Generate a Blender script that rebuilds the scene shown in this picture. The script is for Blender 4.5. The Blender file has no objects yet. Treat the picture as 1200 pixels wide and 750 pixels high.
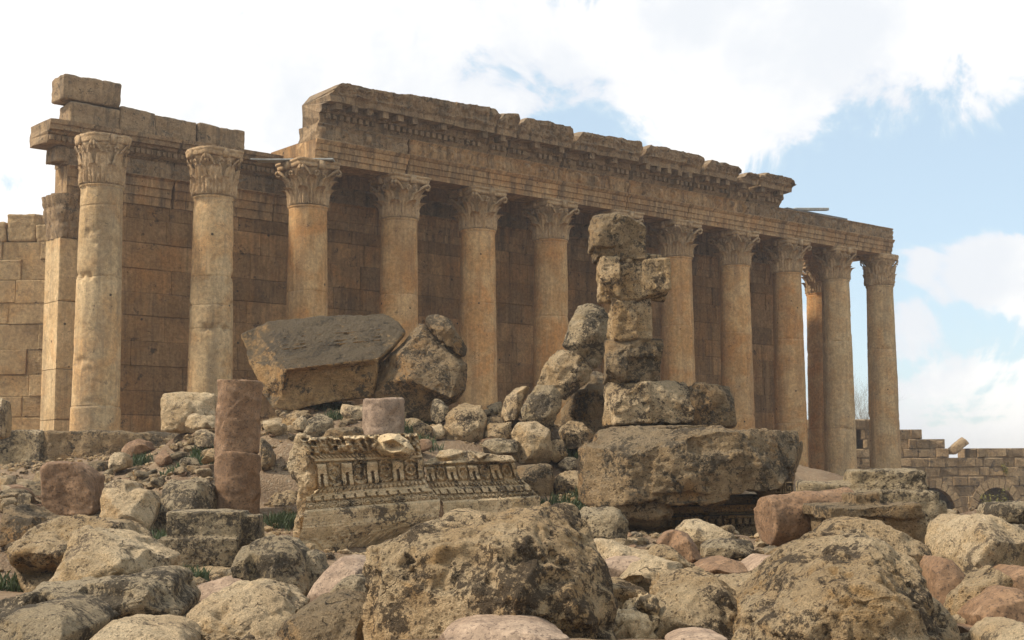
HAZE = .0007
import bpy, bmesh, math, random
import numpy as np
from mathutils import Vector, Matrix
from mathutils.geometry import delaunay_2d_cdt

random.seed(7); RNG = np.random.default_rng(7)
SC = bpy.context.scene
COL = SC.collection
CZ = 1.7                                   # camera height above the foreground ground

# ------------------------------------------------------------------ camera geometry
F, PITCH, ROLL = 1600.07, 0.106945, -0.00411216
TX, TY, ANG = -15.66057, 51.83568, 0.70113477      # first column of the colonnade, direction of the colonnade
CA, SA = math.cos(ANG), math.sin(ANG)

def ray(px, py):
    a, b = px - 600, 375 - py
    cr, sr = math.cos(ROLL), math.sin(ROLL)
    X = cr * a - sr * b; Y = sr * a + cr * b
    c, s = math.cos(PITCH), math.sin(PITCH)
    return Vector((X / F, (F * c - Y * s) / F, (F * s + Y * c) / F))

def P(px, py, D):                          # a point of the place seen in direction (px,py), D metres ahead
    d = ray(px, py)
    return Vector((d.x * D / d.y, D, d.z * D / d.y + CZ))

def T(u, v, z):                            # temple frame: u along the colonnade, v away from it, z above eye level
    return Vector((TX + CA * u - SA * v, TY + SA * u + CA * v, z + CZ))

def plane_uz(px, py, v):
    d = ray(px, py); n = Vector((-SA, CA, 0)); o = Vector((TX, TY, 0))
    t = (v + n.dot(o)) / n.dot(d); p = d * t
    return (p - o).dot(Vector((CA, SA, 0))), p.z

# ------------------------------------------------------------------ noise (numpy)
def _h(ix, iy, iz, seed):
    n = (ix.astype(np.int64) * 374761393 + iy.astype(np.int64) * 668265263 + iz.astype(np.int64) * 2147483647 // 7 + iz.astype(np.int64) * 1274126177 + seed * 974634777) & 0xFFFFFFFF
    n = ((n ^ (n >> 13)) * 1274126177) & 0xFFFFFFFF
    n = ((n ^ (n >> 16)) * 2246822519) & 0xFFFFFFFF
    return ((n ^ (n >> 15)) & 0xFFFFFF).astype(np.float64) / 0xFFFFFF * 2 - 1

def vnoise(p, seed=0):
    i = np.floor(p); f = p - i; i = i.astype(np.int64)
    f = f * f * f * (f * (f * 6 - 15) + 10)
    r = 0
    for dx in (0, 1):
        wx = f[:, 0] if dx else 1 - f[:, 0]
        for dy in (0, 1):
            wy = f[:, 1] if dy else 1 - f[:, 1]
            for dz in (0, 1):
                wz = f[:, 2] if dz else 1 - f[:, 2]
                r = r + wx * wy * wz * _h(i[:, 0] + dx, i[:, 1] + dy, i[:, 2] + dz, seed)
    return r

def fbm(p, scale, octv=4, seed=0, gain=0.5, ridged=False):
    a, s, t = 1.0, 0.0, 0.0
    q = p * scale
    for k in range(octv):
        n = vnoise(q + 17.3 * k, seed + k * 31)
        if ridged: n = 1 - 2 * np.abs(n)
        s = s + a * n; t += a; a *= gain; q = q * 2.03
    return s / t

def sm(a, b, x):
    t = np.clip((x - a) / (b - a), 0, 1); return t * t * (3 - 2 * t)

# ------------------------------------------------------------------ mesh helpers
def mesh_obj(name, verts, faces, mat, parent=None, origin=None, smooth=True, attr=None):
    me = bpy.data.meshes.new(name)
    verts = np.asarray(verts, dtype=np.float64)
    off = np.zeros(3)
    if origin is not None: off = np.array(origin, dtype=np.float64)
    me.from_pydata((verts - off).tolist(), [], [list(map(int, f)) for f in faces])
    me.update()
    if smooth:
        me.polygons.foreach_set('use_smooth', [True] * len(me.polygons))
    if attr is not None:
        a = me.attributes.new('tone', 'FLOAT', 'FACE'); a.data.foreach_set('value', attr)
    o = bpy.data.objects.new(name, me); COL.objects.link(o)
    if mat: me.materials.append(mat)
    o.location = off
    if parent is not None:
        o.parent = parent
        pl = world_loc(parent)
        o.location = Vector(off) - pl
    return o

def world_loc(o):
    l = Vector(o.location)
    while o.parent is not None:
        o = o.parent; l = l + Vector(o.location)
    return l

def tag(o, label=None, cat=None, group=None, kind=None):
    if label: o['label'] = label
    if cat: o['category'] = cat
    if group: o['group'] = group
    if kind: o['kind'] = kind
    return o

def empty(name, loc, label=None, cat=None, group=None):
    o = bpy.data.objects.new(name, None); COL.objects.link(o); o.location = loc
    o.empty_display_size = .3
    return tag(o, label, cat, group)

class MB:
    def __init__(s): s.v = []; s.f = []; s.a = []; s.n = 0
    def add(s, v, f, a=0.0):
        v = np.asarray(v, dtype=np.float64).reshape(-1, 3); s.v.append(v)
        for q in f: s.f.append([i + s.n for i in q]); s.a.append(a)
        s.n += len(v)
    def grid(s, g, a=0.0, closed_u=False, flip=False):     # g: (nu, nv, 3)
        nu, nv = g.shape[:2]; fs = []
        for i in range(nu if closed_u else nu - 1):
            j = (i + 1) % nu
            for k in range(nv - 1):
                q = [i * nv + k, j * nv + k, j * nv + k + 1, i * nv + k + 1]
                fs.append(q[::-1] if flip else q)
        s.add(g.reshape(-1, 3), fs, a)
    def box(s, c0, c1, a=0.0, fr=None):
        x0, y0, z0 = c0; x1, y1, z1 = c1
        v = [(x0,y0,z0),(x1,y0,z0),(x1,y1,z0),(x0,y1,z0),(x0,y0,z1),(x1,y0,z1),(x1,y1,z1),(x0,y1,z1)]
        if fr: v = [fr(*q) for q in v]
        s.add(v, [[0,3,2,1],[4,5,6,7],[0,1,5,4],[1,2,6,5],[2,3,7,6],[3,0,4,7]], a)
    def block(s, c0, c1, ch, a=0.0, fr=None, jit=0.0):      # ashlar: box with a chamfered front (low y) face
        x0, y0, z0 = c0; x1, y1, z1 = c1
        J = lambda: (random.random() - .5) * 2 * jit
        v = []
        for x, z in ((x0,z0),(x1,z0),(x1,z1),(x0,z1)): v.append((x, y1, z))
        for x, z in ((x0,z0),(x1,z0),(x1,z1),(x0,z1)): v.append((x, y0 + ch, z))
        for x, z, sx, sz in ((x0,z0,1,1),(x1,z0,-1,1),(x1,z1,-1,-1),(x0,z1,1,-1)):
            cc = ch * (1 + random.random() * 1.2)
            v.append((x + sx * cc, y0 + J(), z + sz * cc))
        if fr: v = [fr(*q) for q in v]
        f = [[0,1,2,3]]
        for i in range(4):
            j = (i + 1) % 4
            f.append([i, i + 4, j + 4, j]); f.append([i + 4, i + 8, j + 8, j + 4])
        f.append([8, 11, 10, 9])
        f = [q[::-1] for q in f]
        s.add(v, f, a)
    def build(s, name, mat, parent=None, origin=None, smooth=False, noise=None, displace=None):
        v = np.concatenate(s.v)
        if displace: v = displace(v)
        return mesh_obj(name, v, s.f, mat, parent, origin if origin is not None else (v.min(0) + v.max(0)) / 2 * np.array([1, 1, 0]) + np.array([0, 0, v[:, 2].min()]), smooth, s.a)

def fix_normals(o):
    bm = bmesh.new(); bm.from_mesh(o.data); bmesh.ops.recalc_face_normals(bm, faces=bm.faces); bm.to_mesh(o.data); bm.free()

# ------------------------------------------------------------------ materials
def nmat(name):
    m = bpy.data.materials.new(name); m.use_nodes = True
    nt = m.node_tree; nt.nodes.clear()
    return m, nt
class N:
    def __init__(s, nt): s.nt = nt
    def new(s, t, **k):
        n = s.nt.nodes.new(t)
        for a, b in k.items():
            if a.startswith('i_'):
                n.inputs[a[2:].replace('_', ' ')].default_value = b
            else: setattr(n, a, b)
        return n
    def l(s, a, b): s.nt.links.new(a, b)
    def noise(s, vec, scale, detail=6, rough=.6, dist=0.0):
        n = s.new('ShaderNodeTexNoise'); n.inputs['Scale'].default_value = scale; n.inputs['Detail'].default_value = detail
        n.inputs['Roughness'].default_value = rough; n.inputs['Distortion'].default_value = dist; s.l(vec, n.inputs['Vector']); return n.outputs['Fac']
    def voro(s, vec, scale, feature='F1', rnd=1.0):
        n = s.new('ShaderNodeTexVoronoi'); n.feature = feature; n.inputs['Scale'].default_value = scale; n.inputs['Randomness'].default_value = rnd
        s.l(vec, n.inputs['Vector']); return n.outputs['Distance']
    def ramp(s, fac, a, b, c0=0.0, c1=1.0):
        n = s.new('ShaderNodeMapRange'); n.interpolation_type = 'SMOOTHSTEP'
        s.l(fac, n.inputs['Value']); n.inputs['From Min'].default_value = a; n.inputs['From Max'].default_value = b
        n.inputs['To Min'].default_value = c0; n.inputs['To Max'].default_value = c1; return n.outputs['Result']
    def mix(s, fac, a, b, mode='MIX'):
        n = s.new('ShaderNodeMix'); n.data_type = 'RGBA'; n.blend_type = mode
        if isinstance(fac, (int, float)): n.inputs[0].default_value = fac
        else: s.l(fac, n.inputs[0])
        for v, k in ((a, 6), (b, 7)):
            if isinstance(v, tuple): n.inputs[k].default_value = (*v, 1)
            else: s.l(v, n.inputs[k])
        return n.outputs[2]
    def math(s, op, a, b=0.0, c=None):
        n = s.new('ShaderNodeMath'); n.operation = op
        for v, k in ((a, 0), (b, 1), (c, 2)):
            if v is None: continue
            if isinstance(v, (int, float)): n.inputs[k].default_value = v
            else: s.l(v, n.inputs[k])
        return n.outputs[0]
    def gray(s, v):
        n = s.new('ShaderNodeCombineColor')
        for k in range(3): s.l(v, n.inputs[k])
        return n.outputs[0]

WARM = lambda c: (c[0] * 1.04, c[1] * .95, c[2] * .82)
def stone_mat(name, A, B, dark, dark_amt=.45, patina=(.23, .21, .18), pat_amt=.5, ds=3.0, pits=.5, streak=0.0, tone=False, rough_bump=.5, fine=1.0, painted_holes=0.0, orange=None, or_amt=0.0, pb=0.0, tv=.30):
    """weathered limestone: A/B two tones of the stone, dark lichen, grey crust on rain-washed tops, pits"""
    A, B, patina = WARM(A), WARM(B), WARM(patina); orange = WARM(orange) if orange else None
    m, nt = nmat(name); n = N(nt)
    tc = n.new('ShaderNodeTexCoord'); oi = n.new('ShaderNodeObjectInfo'); geo = n.new('ShaderNodeNewGeometry')
    add = n.new('ShaderNodeVectorMath'); add.operation = 'ADD'
    mul = n.new('ShaderNodeVectorMath'); mul.operation = 'MULTIPLY'
    cmb = n.new('ShaderNodeCombineXYZ')
    for k in range(3): n.l(oi.outputs['Random'], cmb.inputs[k])
    n.l(cmb.outputs[0], mul.inputs[0]); mul.inputs[1].default_value = (57, 31, 83)
    n.l(tc.outputs['Object'], add.inputs[0]); n.l(mul.outputs[0], add.inputs[1])
    vec = add.outputs[0]
    n1 = n.noise(vec, .9, 4, .62, .3)
    col = n.mix(n.ramp(n1, .36, .64), A, B)
    if orange:
        no = n.noise(vec, .55, 5, .6, .5)
        col = n.mix(n.math('MULTIPLY', n.ramp(no, .45, .66), or_amt), col, orange)
    # medium mottling
    n2 = n.noise(vec, 7, 5, .7)
    col = n.mix(1.0, col, n.gray(n.ramp(n2, .3, .7, .72, 1.2)), 'MULTIPLY')
    if tone:
        at = n.new('ShaderNodeAttribute'); at.attribute_name = 'tone'
        col = n.mix(1.0, col, n.gray(n.math('MULTIPLY_ADD', at.outputs['Fac'], tv, 1.0)), 'MULTIPLY')
    if streak > 0:
        mp = n.new('ShaderNodeMapping'); mp.inputs['Scale'].default_value = (1.7, 1.7, .16); n.l(vec, mp.inputs['Vector'])
        ns = n.noise(mp.outputs[0], 1.0, 4, .65, .4)
        col = n.mix(n.math('MULTIPLY', n.ramp(ns, .47, .66), streak), col, dark)
        mp2 = n.new('ShaderNodeMapping'); mp2.inputs['Scale'].default_value = (3.1, 3.1, .3); mp2.inputs['Location'].default_value = (9, 4, 2); n.l(vec, mp2.inputs['Vector'])
        ns2 = n.noise(mp2.outputs[0], 1.0, 3, .6, .2)
        col = n.mix(n.math('MULTIPLY', n.ramp(ns2, .55, .72), streak * .8), col, tuple(min(1, c * 1.4) for c in B))
        mp3 = n.new('ShaderNodeMapping'); mp3.inputs['Scale'].default_value = (5.5, 5.5, .45); mp3.inputs['Location'].default_value = (3, 7, 1); n.l(vec, mp3.inputs['Vector'])
        col = n.mix(n.math('MULTIPLY', n.ramp(n.noise(mp3.outputs[0], 1.0, 3, .6, .2), .5, .68), streak * .7), col, dark)
    # grey crust on the upper faces
    sep = n.new('ShaderNodeSeparateXYZ'); n.l(geo.outputs['Normal'], sep.inputs[0])
    n4 = n.noise(vec, 2.2, 4, .65)
    pt = n.math('ADD', sep.outputs[2], n.math('MULTIPLY_ADD', n4, 1.6, -.8 + pb))
    col = n.mix(n.math('MULTIPLY', n.ramp(pt, .05, .75), pat_amt), col, patina)
    # lichen blotches
    n3 = n.noise(vec, ds, 7, .78, .25)
    n5 = n.noise(vec, 1.6, 5, .6, .4)
    lk = n.math('ADD', n3, n.math('MULTIPLY_ADD', n5, .35 if streak else .95, -.175 if streak else -.475))
    c0 = .72 - .32 * dark_amt
    lich = n.ramp(lk, c0 - .01, c0 + .07)
    col = n.mix(n.math('MULTIPLY', lich, .9), col, dark)
    # pale lichen specks
    n6 = n.noise(vec, ds * 4, 3, .7)
    col = n.mix(n.ramp(n6, .62, .7, 0, .5), col, tuple(min(1, c * 1.25) for c in B))
    # pits
    v1 = n.voro(vec, 16 / 1.0); v2 = n.voro(vec, 42)
    nz = n.noise(vec, 3.3, 4, .6)
    pr = n.math('MULTIPLY', nz, .5)
    pit = n.ramp(n.math('SUBTRACT', v1, pr), -.12, .06, 1, 0)
    pit2 = n.ramp(n.math('SUBTRACT', v2, pr), -.12, .06, 1, 0)
    pm = n.math('MAXIMUM', pit, n.math('MULTIPLY', pit2, .7))
    col = n.mix(n.math('MULTIPLY', pm, .55 * pits), col, tuple(c * .6 for c in dark))
    n7 = n.noise(vec, 60, 2, .7)
    col = n.mix(1.0, col, n.gray(n.ramp(n7, .3, .7, .8, 1.18)), 'MULTIPLY')
    if painted_holes > 0:  # shaded insides of putlog holes painted as dark dots, nothing recessed
        vh = n.voro(vec, 1.1)
        hm = n.ramp(vh, .05, .07, 1, 0)
        col = n.mix(n.math('MULTIPLY', hm, painted_holes), col, (.03, .022, .015))
    # cracks
    wv = n.new('ShaderNodeVectorMath'); wv.operation = 'ADD'; nd = n.new('ShaderNodeTexNoise'); nd.inputs['Scale'].default_value = 2.1; nd.inputs['Detail'].default_value = 4; n.l(vec, nd.inputs['Vector'])
    n.l(vec, wv.inputs[0]); n.l(nd.outputs['Color'], wv.inputs[1])
    vc = n.voro(wv.outputs[0], 1.25, 'DISTANCE_TO_EDGE')
    crk = n.math('MULTIPLY', n.ramp(vc, .004, .022, 1, 0), n.ramp(n4, .55, .63))
    col = n.mix(n.math('MULTIPLY', crk, .75), col, tuple(c * .5 for c in dark))
    # bump
    h = n.math('MULTIPLY_ADD', crk, -.7, n.math('MULTIPLY', n2, .9))
    h = n.math('ADD', h, n.math('MULTIPLY', n3, .8))
    h = n.math('ADD', h, n.math('MULTIPLY', n.noise(vec, 24, 5, .8), .8))
    h = n.math('SUBTRACT', h, n.math('MULTIPLY', pm, .35 * pits))
    bp = n.new('ShaderNodeBump'); bp.inputs['Strength'].default_value = rough_bump; bp.inputs['Distance'].default_value = .09 * fine
    n.l(h, bp.inputs['Height'])
    bs = n.new('ShaderNodeBsdfPrincipled'); bs.inputs['Roughness'].default_value = .93
    bs.inputs['Specular IOR Level'].default_value = .2
    n.l(col, bs.inputs['Base Color']); n.l(bp.outputs[0], bs.inputs['Normal'])
    out = n.new('ShaderNodeOutputMaterial'); n.l(bs.outputs[0], out.inputs[0])
    return m

def granite_mat(name, A, B, speck):
    m, nt = nmat(name); n = N(nt)
    tc = n.new('ShaderNodeTexCoord'); vec = tc.outputs['Object']
    col = n.mix(n.ramp(n.noise(vec, 1.3, 6, .6), .35, .65), A, B)
    col = n.mix(n.ramp(n.noise(vec, 30, 4, .7), .52, .62, 0, .8), col, speck)
    col = n.mix(n.ramp(n.noise(vec, 38, 4, .7, .0), .58, .68, 0, .55), col, tuple(c * 1.7 for c in B))
    col = n.mix(n.ramp(n.noise(vec, 2.2, 8, .7, .4), .52, .7, 0, .5), col, tuple(c * .55 for c in A))
    col = n.mix(n.ramp(n.noise(vec, .8, 5, .7, .6), .5, .7, 0, .45), col, (.30, .22, .15))
    col = n.mix(1.0, col, n.gray(n.ramp(n.noise(vec, 5, 6, .75), .3, .7, .7, 1.25)), 'MULTIPLY')
    h = n.math('ADD', n.noise(vec, 9, 6, .75), n.math('MULTIPLY', n.noise(vec, 45, 5, .7), .5))
    bp = n.new('ShaderNodeBump'); bp.inputs['Strength'].default_value = .45; bp.inputs['Distance'].default_value = .05; n.l(h, bp.inputs['Height'])
    bs = n.new('ShaderNodeBsdfPrincipled'); bs.inputs['Roughness'].default_value = .8; bs.inputs['Specular IOR Level'].default_value = .3
    n.l(col, bs.inputs['Base Color']); n.l(bp.outputs[0], bs.inputs['Normal'])
    out = n.new('ShaderNodeOutputMaterial'); n.l(bs.outputs[0], out.inputs[0])
    return m

def plain_mat(name, c, rough=.7, metal=0.0, var=.25, scale=6):
    m, nt = nmat(name); n = N(nt)
    tc = n.new('ShaderNodeTexCoord')
    f = n.noise(tc.outputs['Object'], scale, 6, .6)
    col = n.mix(n.ramp(f, .3, .7), tuple(x * (1 - var) for x in c), tuple(min(1, x * (1 + var)) for x in c))
    bs = n.new('ShaderNodeBsdfPrincipled'); bs.inputs['Roughness'].default_value = rough; bs.inputs['Metallic'].default_value = metal
    n.l(col, bs.inputs['Base Color'])
    out = n.new('ShaderNodeOutputMaterial'); n.l(bs.outputs[0], out.inputs[0])
    return m

M = {}
M['temple'] = stone_mat('temple_limestone', (.35, .225, .115), (.45, .32, .185), (.10, .065, .04), .34, (.25, .19, .13), .5, 2.6, .4, .7, True, .5, 1.0, .0, (.43, .23, .09), .5)
M['shaft'] = stone_mat('column_limestone', (.46, .275, .12), (.53, .37, .20), (.17, .105, .06), .12, (.28, .21, .14), .4, 2.8, .2, .35, True, .4, .9, .9, (.49, .245, .085), .8)
M['shaft_pale'] = stone_mat('pale_column_limestone', (.47, .34, .19), (.56, .435, .27), (.16, .12, .08), .2, (.27, .22, .16), .4, 3.0, .45, .35, True, .5, .9, .9, (.54, .31, .13), .6)
M['carved'] = stone_mat('carved_limestone', (.44, .31, .18), (.52, .39, .25), (.11, .08, .05), .35, (.26, .205, .15), .5, 4.0, .4, .3, True, .5)
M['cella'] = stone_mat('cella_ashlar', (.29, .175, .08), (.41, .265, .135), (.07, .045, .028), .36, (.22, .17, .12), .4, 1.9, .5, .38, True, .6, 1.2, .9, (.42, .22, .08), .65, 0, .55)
M['tan'] = stone_mat('tan_ashlar', (.42, .30, .165), (.53, .40, .235), (.17, .115, .065), .3, (.30, .25, .17), .4, 3.0, .5, .2, True, .7, 1.3, 0, (.48, .28, .11), .5)
M['court'] = stone_mat('court_wall_stone', (.38, .27, .16), (.48, .36, .225), (.15, .11, .075), .38, (.28, .23, .17), .5, 1.6, .4, .3, True, .7, 2.0, 0, None, 0, 0, .6)
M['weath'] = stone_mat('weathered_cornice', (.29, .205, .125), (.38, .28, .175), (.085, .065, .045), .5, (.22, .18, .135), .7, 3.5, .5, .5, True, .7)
M['ochre'] = stone_mat('ochre_limestone', (.46, .315, .16), (.72, .58, .39), (.075, .052, .032), .60, (.50, .42, .30), .45, 13.0, 1.0, 0, False, 1.0, 1.5, 0, (.50, .29, .105), .5)
M['cream'] = stone_mat('cream_limestone', (.53, .40, .24), (.72, .60, .42), (.15, .11, .07), .46, (.56, .48, .36), .45, 14.0, .8, 0, False, .9, 1.3, 0, (.52, .33, .15), .35)
M['grey'] = stone_mat('lichen_grey_limestone', (.42, .335, .21), (.60, .50, .35), (.08, .062, .042), .70, (.42, .365, .275), .55, 15.0, 1.0, 0, False, 1.0, 1.4)
M['brown'] = stone_mat('brown_crusted_limestone', (.31, .225, .13), (.45, .34, .21), (.085, .065, .042), .60, (.27, .225, .16), .65, 13.0, .9, 0, False, 1.0, 1.5, 0, (.47, .26, .095), .6)
M['orange'] = stone_mat('orange_faced_limestone', (.44, .29, .14), (.54, .39, .22), (.08, .062, .042), .50, (.12, .10, .072), .97, 11.0, .8, 0, False, 1.0, 1.3, 0, (.47, .26, .10), .7, .2)
M['relief'] = stone_mat('carved_frieze_stone', (.52, .405, .245), (.62, .50, .335), (.08, .06, .04), .50, (.44, .365, .26), .4, 13.0, .8, 0, False, .5, .6)
M['pink'] = granite_mat('pink_granite', (.265, .178, .115), (.35, .25, .168), (.10, .065, .045))
M['redgranite'] = granite_mat('red_granite', (.18, .10, .05), (.24, .142, .074), (.05, .03, .018))
M['steel'] = plain_mat('galvanised_sheet', (.36, .35, .31), .7, .1)
M['rust'] = plain_mat('dark_steel', (.16, .15, .14), .6, .4)
def facets(co, cell, seed):
    """piecewise flat offsets: broken stone faces with creases between them"""
    q = co / cell; b = np.floor(q).astype(np.int64); n = len(q)
    d1 = np.full(n, 9.0); d2 = np.full(n, 9.0); v = np.zeros(n)
    for i in (-1, 0, 1):
        for j in (-1, 0, 1):
            for k in (-1, 0, 1):
                x, y, z = b[:, 0] + i, b[:, 1] + j, b[:, 2] + k
                fp = np.stack([x + .5 + .42 * _h(x, y, z, seed), y + .5 + .42 * _h(x, y, z, seed + 1), z + .5 + .42 * _h(x, y, z, seed + 2)], -1)
                r = q - fp; d = np.sqrt((r * r).sum(1))
                val = r[:, 0] * _h(x, y, z, seed + 3) + r[:, 1] * _h(x, y, z, seed + 4) + r[:, 2] * _h(x, y, z, seed + 5) + .35 * _h(x, y, z, seed + 6)
                m = d < d1
                d2 = np.where(m, d1, np.minimum(d2, d)); v = np.where(m, val, v); d1 = np.where(m, d, d1)
    return v * (.25 + .75 * sm(0, .22, d2 - d1))

# ------------------------------------------------------------------ voxel softening: turns crude solids into worn stone
def rockify(verts, faces, voxel=.04, smooth=3, amps=((.9, .05), (3.2, .025), (10, .010)), seed=0, ridge=0.0, erode=None, strata=None, fac=None, chop=0):
    me = bpy.data.meshes.new('tmp'); me.from_pydata([tuple(v) for v in verts], [], [list(f) for f in faces]); me.update()
    bm = bmesh.new(); bm.from_mesh(me); bmesh.ops.recalc_face_normals(bm, faces=bm.faces); bm.to_mesh(me); bm.free()
    o = bpy.data.objects.new('tmp', me); COL.objects.link(o)
    r = o.modifiers.new('r', 'REMESH'); r.mode = 'VOXEL'; r.voxel_size = voxel; r.adaptivity = 0
    if smooth:
        s = o.modifiers.new('s', 'SMOOTH'); s.factor = .5; s.iterations = smooth
    dg = bpy.context.evaluated_depsgraph_get(); ev = o.evaluated_get(dg)
    m2 = bpy.data.meshes.new_from_object(ev)
    bpy.data.objects.remove(o); bpy.data.meshes.remove(me)
    n = len(m2.vertices)
    co = np.empty(n * 3); m2.vertices.foreach_get('co', co); co = co.reshape(-1, 3)
    no = np.empty(n * 3); m2.vertex_normals.foreach_get('vector', no); no = no.reshape(-1, 3)
    if chop:
        rg_ = np.random.default_rng(seed + 5); c0_ = co.mean(0); ext = co.max(0) - co.min(0)
        for k in range(chop):
            dr = rg_.normal(size=3); dr[1] = -abs(dr[1]) * .9; dr[2] = abs(dr[2]) * .8 if k % 2 else dr[2] * .5; dr[0] *= .55; dr /= np.linalg.norm(dr)
            h = (co - c0_) @ dr; lim = np.quantile(h, rg_.uniform(.92, .98))
            co = co - np.clip(h - lim, 0, None)[:, None] * dr * .93
    d = np.zeros(n)
    for k, (fr, am) in enumerate(amps):
        d += am * fbm(co + 3.7 * k, fr, 3, seed + 7 * k, .55)
    if ridge:
        rr = fbm(co, 1.6, 4, seed + 91, .6, True); d -= ridge * np.clip(rr, 0, 1) ** 2
        pit = fbm(co, 5.5, 3, seed + 55, .6); d -= ridge * .5 * sm(.18, .5, pit)
    if fac:
        for cell, am in fac: d += am * facets(co + fbm(co, 1.5 / cell, 2, seed + 2)[:, None] * cell * .12, cell, seed + 60)
    d += ridge * .35
    if strata is not None:
        ax, fq, am = strata
        h = co @ np.array(ax); d += am * np.sin(h * fq + 2.5 * fbm(co, .8, 2, seed + 5))
    co = co + no * d[:, None]
    if erode: co = erode(co)
    m2.vertices.foreach_set('co', co.ravel()); m2.update()
    m2.polygons.foreach_set('use_smooth', [True] * len(m2.polygons))
    return m2

def place_mesh(name, me, mat, parent=None, origin=None):
    n = len(me.vertices); co = np.empty(n * 3); me.vertices.foreach_get('co', co); co = co.reshape(-1, 3)
    if origin is None: origin = np.array([(co[:, 0].min() + co[:, 0].max()) / 2, (co[:, 1].min() + co[:, 1].max()) / 2, co[:, 2].min()])
    origin = np.array(origin, dtype=float)
    me.vertices.foreach_set('co', (co - origin).ravel()); me.materials.clear(); me.materials.append(mat); me.name = name
    me.update()
    o = bpy.data.objects.new(name, me); COL.objects.link(o); o.location = origin
    if parent is not None:
        o.parent = parent; o.location = Vector(origin) - world_loc(parent)
    return o

# ------------------------------------------------------------------ the temple
ZB = -6.05                                 # stylobate, relative to the eye
ZN, ZC = 11.1, 12.97                       # neck and top of the capitals
SP = 4.6

def shaft_r(z):                            # z relative to the eye
    f = np.clip((ZN - z) / (ZN - ZB - 1), 0, 1)
    return .805 + .155 * f ** .95 + .025 * np.sin(np.pi * np.clip(f, 0, 1)) 

def make_shaft(seed, joints, rk=1.0, rough=.016, lost=0.0, ledge=None, neck_ring=True):
    z0, z1 = ZB + .95, ZN
    zs = np.arange(z0, z1 + .01, .07)
    extra = []
    for j in joints: extra += [j - .035, j - .012, j + .012, j + .035]
    zs = np.array(sorted(list(zs) + extra + [ZN - .2, ZN - .17, ZN - .12, ZN - .05]))
    nth = 72; th = np.linspace(0, 2 * np.pi, nth, endpoint=False)
    TH, ZZ = np.meshgrid(th, zs, indexing='ij')
    R = shaft_r(ZZ) * rk
    q = np.stack([np.cos(TH) * R, np.sin(TH) * R, ZZ], -1)
    flat = q.reshape(-1, 3)
    d = rough * fbm(flat, 1.5, 4, seed) + rough * .5 * fbm(flat, 8, 2, seed + 3)
    for j in joints:
        wav = j + .05 * fbm(flat * np.array([1, 1, 0]), 1.2, 2, seed + 9) * lost
        dz = np.abs(flat[:, 2] - wav)
        d -= .022 * np.exp(-(dz / .022) ** 2)
        ch = sm(.12, .45, fbm(flat * np.array([1, 1, .7]), 1.6, 3, seed + int(j * 10))) * np.exp(-(dz / .16) ** 2)
        d -= (.03 + .12 * lost) * ch
    if lost:
        d -= .06 * lost * sm(.3, .55, fbm(flat, .9, 4, seed + 21))
    if ledge is not None: d += np.where(flat[:, 2] < ledge, .035, 0)
    if neck_ring:
        d += .06 * np.exp(-((flat[:, 2] - (ZN - .07)) / .06) ** 2)
    RR = R.reshape(-1) + d
    out = np.stack([np.cos(TH).reshape(-1) * RR, np.sin(TH).reshape(-1) * RR, flat[:, 2] - ZB], -1).reshape(nth, len(zs), 3)
    tone = []
    mb = MB(); mb.grid(out, 0, closed_u=True)
    # per drum tone
    js = sorted(joints); rr = random.Random(seed); tn = [rr.uniform(-.35, .35) for _ in range(len(js) + 1)]
    zf = []
    for i in range(nth):
        for k in range(len(zs) - 1):
            zf.append(tn[sum(1 for j in js if zs[k] + .01 > j)])
    mb.a = zf
    nb = mb.n
    return mb

def make_base():
    mb = MB(); prof = []
    for a in np.linspace(-90, 90, 9): prof.append((1.16 + .2 * math.cos(math.radians(a)), .46 + .16 * math.sin(math.radians(a))))
    prof += [(1.12, .66)]
    for a in np.linspace(180, 90, 5): prof.append((1.16 - .1 + .12 + .1 * math.cos(math.radians(a)) - .06, .68 + .06 * math.sin(math.radians(a))))
    for a in np.linspace(-90, 90, 7): prof.append((1.04 + .12 * math.cos(math.radians(a)), .86 + .09 * math.sin(math.radians(a))))
    th = np.linspace(0, 2 * np.pi, 48, endpoint=False)
    g = np.array([[(r * math.cos(t), r * math.sin(t), z) for r, z in prof] for t in th])
    mb.grid(g, 0, closed_u=True); mb.box((-1.4, -1.4, 0), (1.4, 1.4, .30))
    return mb

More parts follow.
